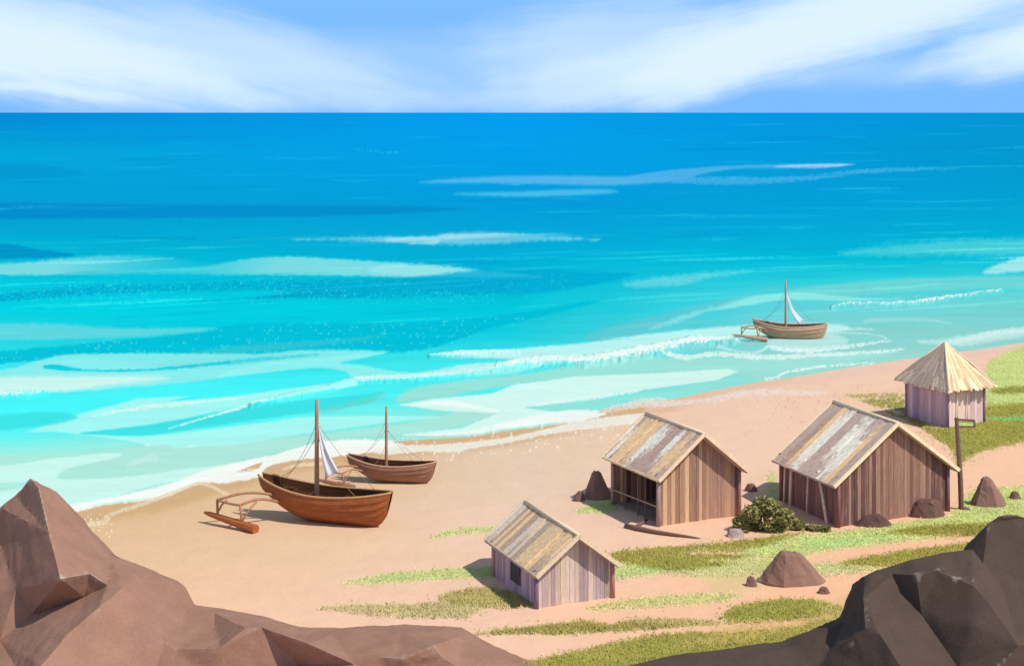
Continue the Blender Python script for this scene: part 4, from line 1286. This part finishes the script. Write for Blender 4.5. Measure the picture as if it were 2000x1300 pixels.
BR, DK = (0.27, 0.155, 0.12), (0.20, 0.11, 0.095)
boulder(1169, 977, 64, 53, 'tall narrow pointed brown rock just left of the open sided hut', 0.24, -0.12, BR, 0.8, 3)
boulder(1132, 979, 26, 18, 'small round stone at the foot of the tall pointed rock', 0.45, 0.1, DK, 0.8, 4)
boulder(1468, 961, 26, 15, 'small brown stone alone on sand between the two brown huts', 0.5, 0, DK, 0.8, 5)
boulder(1550, 1146, 126, 62, 'broad brown rock with a flat top in the meadow in front of the huts', 0.30, -0.08, BR, 0.6, 6)
boulder(1469, 1146, 27, 18, 'small stone left of the broad flat topped rock', 0.4, -0.1, DK, 0.8, 8)
boulder(1611, 1160, 26, 12, 'small flat stone right of the broad flat topped rock', 0.55, 0, DK, 0.8, 9)
boulder(1938, 991, 70, 55, 'steep brown rock with a narrow top right of the signpost', 0.22, -0.15, BR, 0.7, 10)
boulder(1985, 975, 26, 14, 'small stone at the right edge behind the steep rock', 0.5, 0, DK, 0.8, 12)
boulder(1812, 1012, 84, 33, 'rounded brown boulder against the front of the largest hut', 0.5, 0.1, (0.155, 0.085, 0.07), 0.5, 13)
boulder(1708, 1029, 86, 22, 'low dark mound of rock at the foot of the largest hut', 0.35, 0.1, (0.125, 0.068, 0.058), 0.4, 14)
boulder(1437, 1050, 36, 15, 'flat lilac grey stone at the foot of the olive bush', 0.6, 0, (0.42, 0.31, 0.31), 0.7, 15)


def outcrop(name, label, sil, inner, ridges, col, seed, amp=0.10):
    """crag facing the beach: silhouette + inner break points, each (px, py, metres away), closed by a back that falls to the ground"""
    pts = sil + inner
    V2 = [Vector((p[0], -p[1])) for p in pts]
    n = len(sil)
    edges = [(i, (i + 1) % n) for i in range(n)]
    key = {(p[0], p[1]): i for i, p in enumerate(pts)}
    for r in ridges:
        for a, b in zip(r, r[1:]):
            edges.append((key[a], key[b]))
    vv, ee, ff, ov, oe_, of_ = delaunay_2d_cdt(V2, edges, [tuple(range(n))], 1, 1e-3)
    bm = bmesh.new()
    vs = []
    for i, q in enumerate(vv):
        src = ov[i][0] if ov[i] else None
        d = pts[src][2] if src is not None else 57.0
        vs.append(bm.verts.new(P(q.x, -q.y, d)))
    for f in ff:
        try: bm.faces.new([vs[i] for i in f])
        except ValueError: pass
    # back
    loop = []
    for i in range(n):
        j = next(k for k in range(len(vv)) if i in ov[k])
        loop.append(vs[j])
    mid, low = [], []
    for i, v in enumerate(loop):
        z = v.co.z
        mid.append(bm.verts.new((v.co.x * 1.0, v.co.y + 1.2 + 0.25 * max(z, 0), max(-0.3, z * 0.72))))
        low.append(bm.verts.new((v.co.x * 1.02, v.co.y + 2.2 + 0.9 * max(z, 0), -0.4)))
    for i in range(n - 1):
        for a, b in ((loop, mid), (mid, low)):
            try: bm.faces.new((a[i], a[i + 1], b[i + 1], b[i]))
            except ValueError: pass
    bmesh.ops.recalc_face_normals(bm, faces=bm.faces)
    bmesh.ops.triangulate(bm, faces=bm.faces)
    for _ in range(5):
        long_ = [e for e in bm.edges if e.calc_length() > 0.26]
        if not long_: break
        bmesh.ops.subdivide_edges(bm, edges=long_, cuts=1)
        bmesh.ops.triangulate(bm, faces=[f for f in bm.faces if len(f.verts) > 3])
    roughen(bm, amp, 0.9, seed)
    roughen(bm, amp * 0.6, 2.9, seed + 3)
    me = bpy.data.meshes.new(name)
    bm.to_mesh(me); bm.free()
    a = me.color_attributes.new('tint', 'FLOAT_COLOR', 'POINT')
    buf = np.ones((len(me.vertices), 4), np.float32); buf[:, :3] = col
    a.data.foreach_set('color', buf.ravel())
    me.materials.append(M_ROCK)
    me.polygons.foreach_set('use_smooth', [True] * len(me.polygons))
    o = bpy.data.objects.new(name, me)
    C.objects.link(o)
    try:
        md = o.modifiers.new('edge', 'EDGE_SPLIT'); md.split_angle = math.radians(28)
    except Exception:
        pass
    tag(o, label, 'rock', 'foreground crags')
    return o


L_sil = [(-200, 1150, 60), (-100, 1060, 60.5), (0, 990, 61), (30, 968, 61), (60, 935, 60.5), (110, 960, 61), (135, 985, 61), (150, 1010, 61), (200, 1070, 60.5), (215, 1080, 60.5), (280, 1110, 60), (330, 1135, 59.6), (345, 1150, 59.3),
         (365, 1190, 58.8), (420, 1198, 58.4), (500, 1213, 58), (575, 1240, 57.6), (600, 1242, 57.4), (650, 1240, 57.2), (785, 1233, 57.4), (900, 1241, 57.4), (965, 1280, 56), (1010, 1300, 55.3), (1110, 1345, 53),
         (700, 1400, 51.5), (300, 1420, 50.5), (-200, 1420, 51)]
L_in = [(75, 952, 59.6), (95, 1040, 57.6), (118, 1130, 55.8), (0, 1060, 60.3), (-60, 1160, 59), (30, 1150, 58.0), (175, 1120, 56.6), (210, 1143, 56.6), (240, 1148, 56.2), (165, 1165, 56.9), (60, 1200, 57.6), (0, 1250, 57.2), (195, 1185, 54.8), (130, 1240, 53.8),
        (80, 1300, 52.6), (60, 1350, 51.8), (-50, 1330, 54.0), (250, 1215, 55.2), (258, 1280, 54.2), (300, 1200, 56.2), (320, 1255, 54.8), (345, 1268, 54.6), (430, 1265, 54.4), (480, 1226, 54.9), (510, 1224, 54.9), (600, 1255, 54.2), (585, 1300, 55.0), (420, 1320, 54.3), (300, 1320, 54.2), (170, 1300, 53.2),
        (690, 1295, 53.8), (740, 1283, 54.2), (775, 1285, 54.2), (845, 1260, 54.6), (862, 1282, 54.6), (900, 1305, 54.6), (760, 1320, 54.3), (420, 1225, 57.0)]
L_rg = [[(60, 935), (75, 952), (95, 1040), (118, 1130), (175, 1120), (210, 1143), (240, 1148), (195, 1185), (130, 1240), (80, 1300), (60, 1350)], [(240, 1148), (250, 1215), (258, 1280)],
        [(170, 1300), (258, 1280), (320, 1255), (345, 1268), (430, 1265), (480, 1226), (510, 1224), (600, 1255), (585, 1300)], [(690, 1295), (740, 1283), (775, 1285), (845, 1260), (862, 1282), (900, 1305)]]
outcrop('rock_outcrop', 'warm brown crag with a pointed peak in the left foreground', L_sil, L_in, L_rg, (0.31, 0.170, 0.120), 5, 0.06)

R_sil = [(1120, 1345, 53), (1320, 1300, 54.8), (1450, 1280, 54.8), (1540, 1265, 55), (1650, 1213, 55.4), (1660, 1203, 55.4), (1675, 1165, 55.4), (1688, 1125, 55.4), (1702, 1117, 55.4), (1780, 1092, 55.6), (1850, 1078, 55.8), (1900, 1072, 55.8),
         (1930, 1022, 56), (1950, 1008, 56), (1975, 1003, 56), (2000, 1010, 56), (2060, 1040, 55.5), (2150, 1100, 55), (2300, 1250, 54), (2400, 1420, 50), (1800, 1440, 49), (1300, 1420, 50)]
R_in = [(1686, 1170, 53.8), (1690, 1225, 52.7), (1720, 1240, 52.2), (1765, 1310, 50.8), (1742, 1120, 54.9), (1800, 1200, 53.7), (1870, 1300, 51.9), (1790, 1122, 54.0), (1830, 1114, 54.0), (1900, 1142, 53.3), (1930, 1175, 52.6), (1920, 1100, 55.0), (1926, 1140, 54.0),
        (1960, 1150, 54.4), (2020, 1150, 54.6), (1900, 1220, 52.2), (1990, 1260, 51.4), (1600, 1300, 53.2), (1560, 1285, 54.0), (1680, 1330, 51.8), (2100, 1250, 53)]
R_rg = [[(1688, 1125), (1686, 1170), (1690, 1225), (1720, 1240), (1765, 1310)], [(1742, 1120), (1800, 1200), (1870, 1300)], [(1742, 1120), (1790, 1122), (1830, 1114), (1900, 1142), (1930, 1175)], [(1900, 1072), (1920, 1100), (1926, 1140), (1930, 1175)]]
outcrop('rock_outcrop', 'nearly black crag in the right foreground', R_sil, R_in, R_rg, (0.088, 0.060, 0.047), 9, 0.06)


# ------------------------------------------------------------------ bush and driftwood
def bush():
    base = G(1498, 1046)
    base.y += 0.9
    root = empty('bush', base)
    tag(root, 'low olive green bush against the shaded side of the largest hut', 'bush')
    r_ = random.Random(4)
    clumps = []
    for px, py, rr in ((1448, 1020, .42), (1468, 1002, .5), (1490, 986, .5), (1508, 990, .5), (1530, 1008, .5), (1500, 1016, .6), (1470, 1030, .48), (1525, 1030, .5), (1558, 1026, .42), (1512, 1042, .4), (1588, 1036, .3), (1612, 1042, .22), (1450, 1040, .34), (1440, 1034, .28)):
        d = base.y + r_.uniform(-0.3, 0.5)
        p = P(px, py, d) - base
        clumps.append((p, rr * 0.95))
    m = MB()
    cols = [(0.27, 0.25, 0.08), (0.32, 0.29, 0.09), (0.38, 0.34, 0.14), (0.22, 0.21, 0.07)]
    for p, rr in clumps:
        for _ in range(340):
            v = Vector((r_.gauss(0, 1), r_.gauss(0, 1), r_.gauss(0, 1))).normalized() * rr * r_.uniform(0.45, 1.12) ** 0.6
            q = p + Vector((v.x, v.y, v.z * 0.8))
            if q.z < 0.0: q.z = r_.uniform(0, 0.2)
            a = Vector((r_.gauss(0, 1), r_.gauss(0, 1), r_.gauss(0, .6))).normalized()
            b = a.cross(Vector((r_.gauss(0, 1), r_.gauss(0, 1), r_.gauss(0, 1)))).normalized()
            l, w = r_.uniform(0.08, 0.17), r_.uniform(0.035, 0.07)
            m.add([q - a * l, q + b * w, q + a * l, q - b * w], [(0, 1, 2, 3)], r_.choice(cols))
    m.build('foliage', M_LEAF, root)
    st = MB()
    for p, rr in clumps:
        st.tube([Vector((r_.uniform(-.25, .25), 0, -0.1)), p * 0.5 + Vector((0, 0, .05)), p], [0.04, 0.03, 0.012], (0.12, 0.08, 0.05), 5)
    st.build('stem', M_WOOD, root)


bush()


def driftwood():
    a, b = G(1225, 1034), G(1366, 1052)
    root = empty('driftwood', a)
    tag(root, 'forked dark brown driftwood branch lying on the sand in front of the open sided hut', 'driftwood')
    m = MB()
    pts = [(1222, 1030, .08), (1245, 1036, .10), (1275, 1041, .08), (1310, 1046, .07), (1340, 1049, .05), (1368, 1052, .04)]
    m.tube([G(x, y) - a + Vector((0, 0, z)) for x, y, z in pts], [0.13, 0.15, 0.12, 0.10, 0.07, 0.02], (0.19, 0.105, 0.085), 8)
    bo = m.build('branch', M_WOOD, root, True)
    m = MB()
    pts = [(1238, 1035, .10), (1252, 1026, .12), (1266, 1019, .14)]
    m.tube([G(x, y) - a + Vector((0, 0, z)) for x, y, z in pts], [0.10, 0.08, 0.03], (0.19, 0.105, 0.085), 7)
    m.build('side_branch', M_WOOD, bo, True)


driftwood()
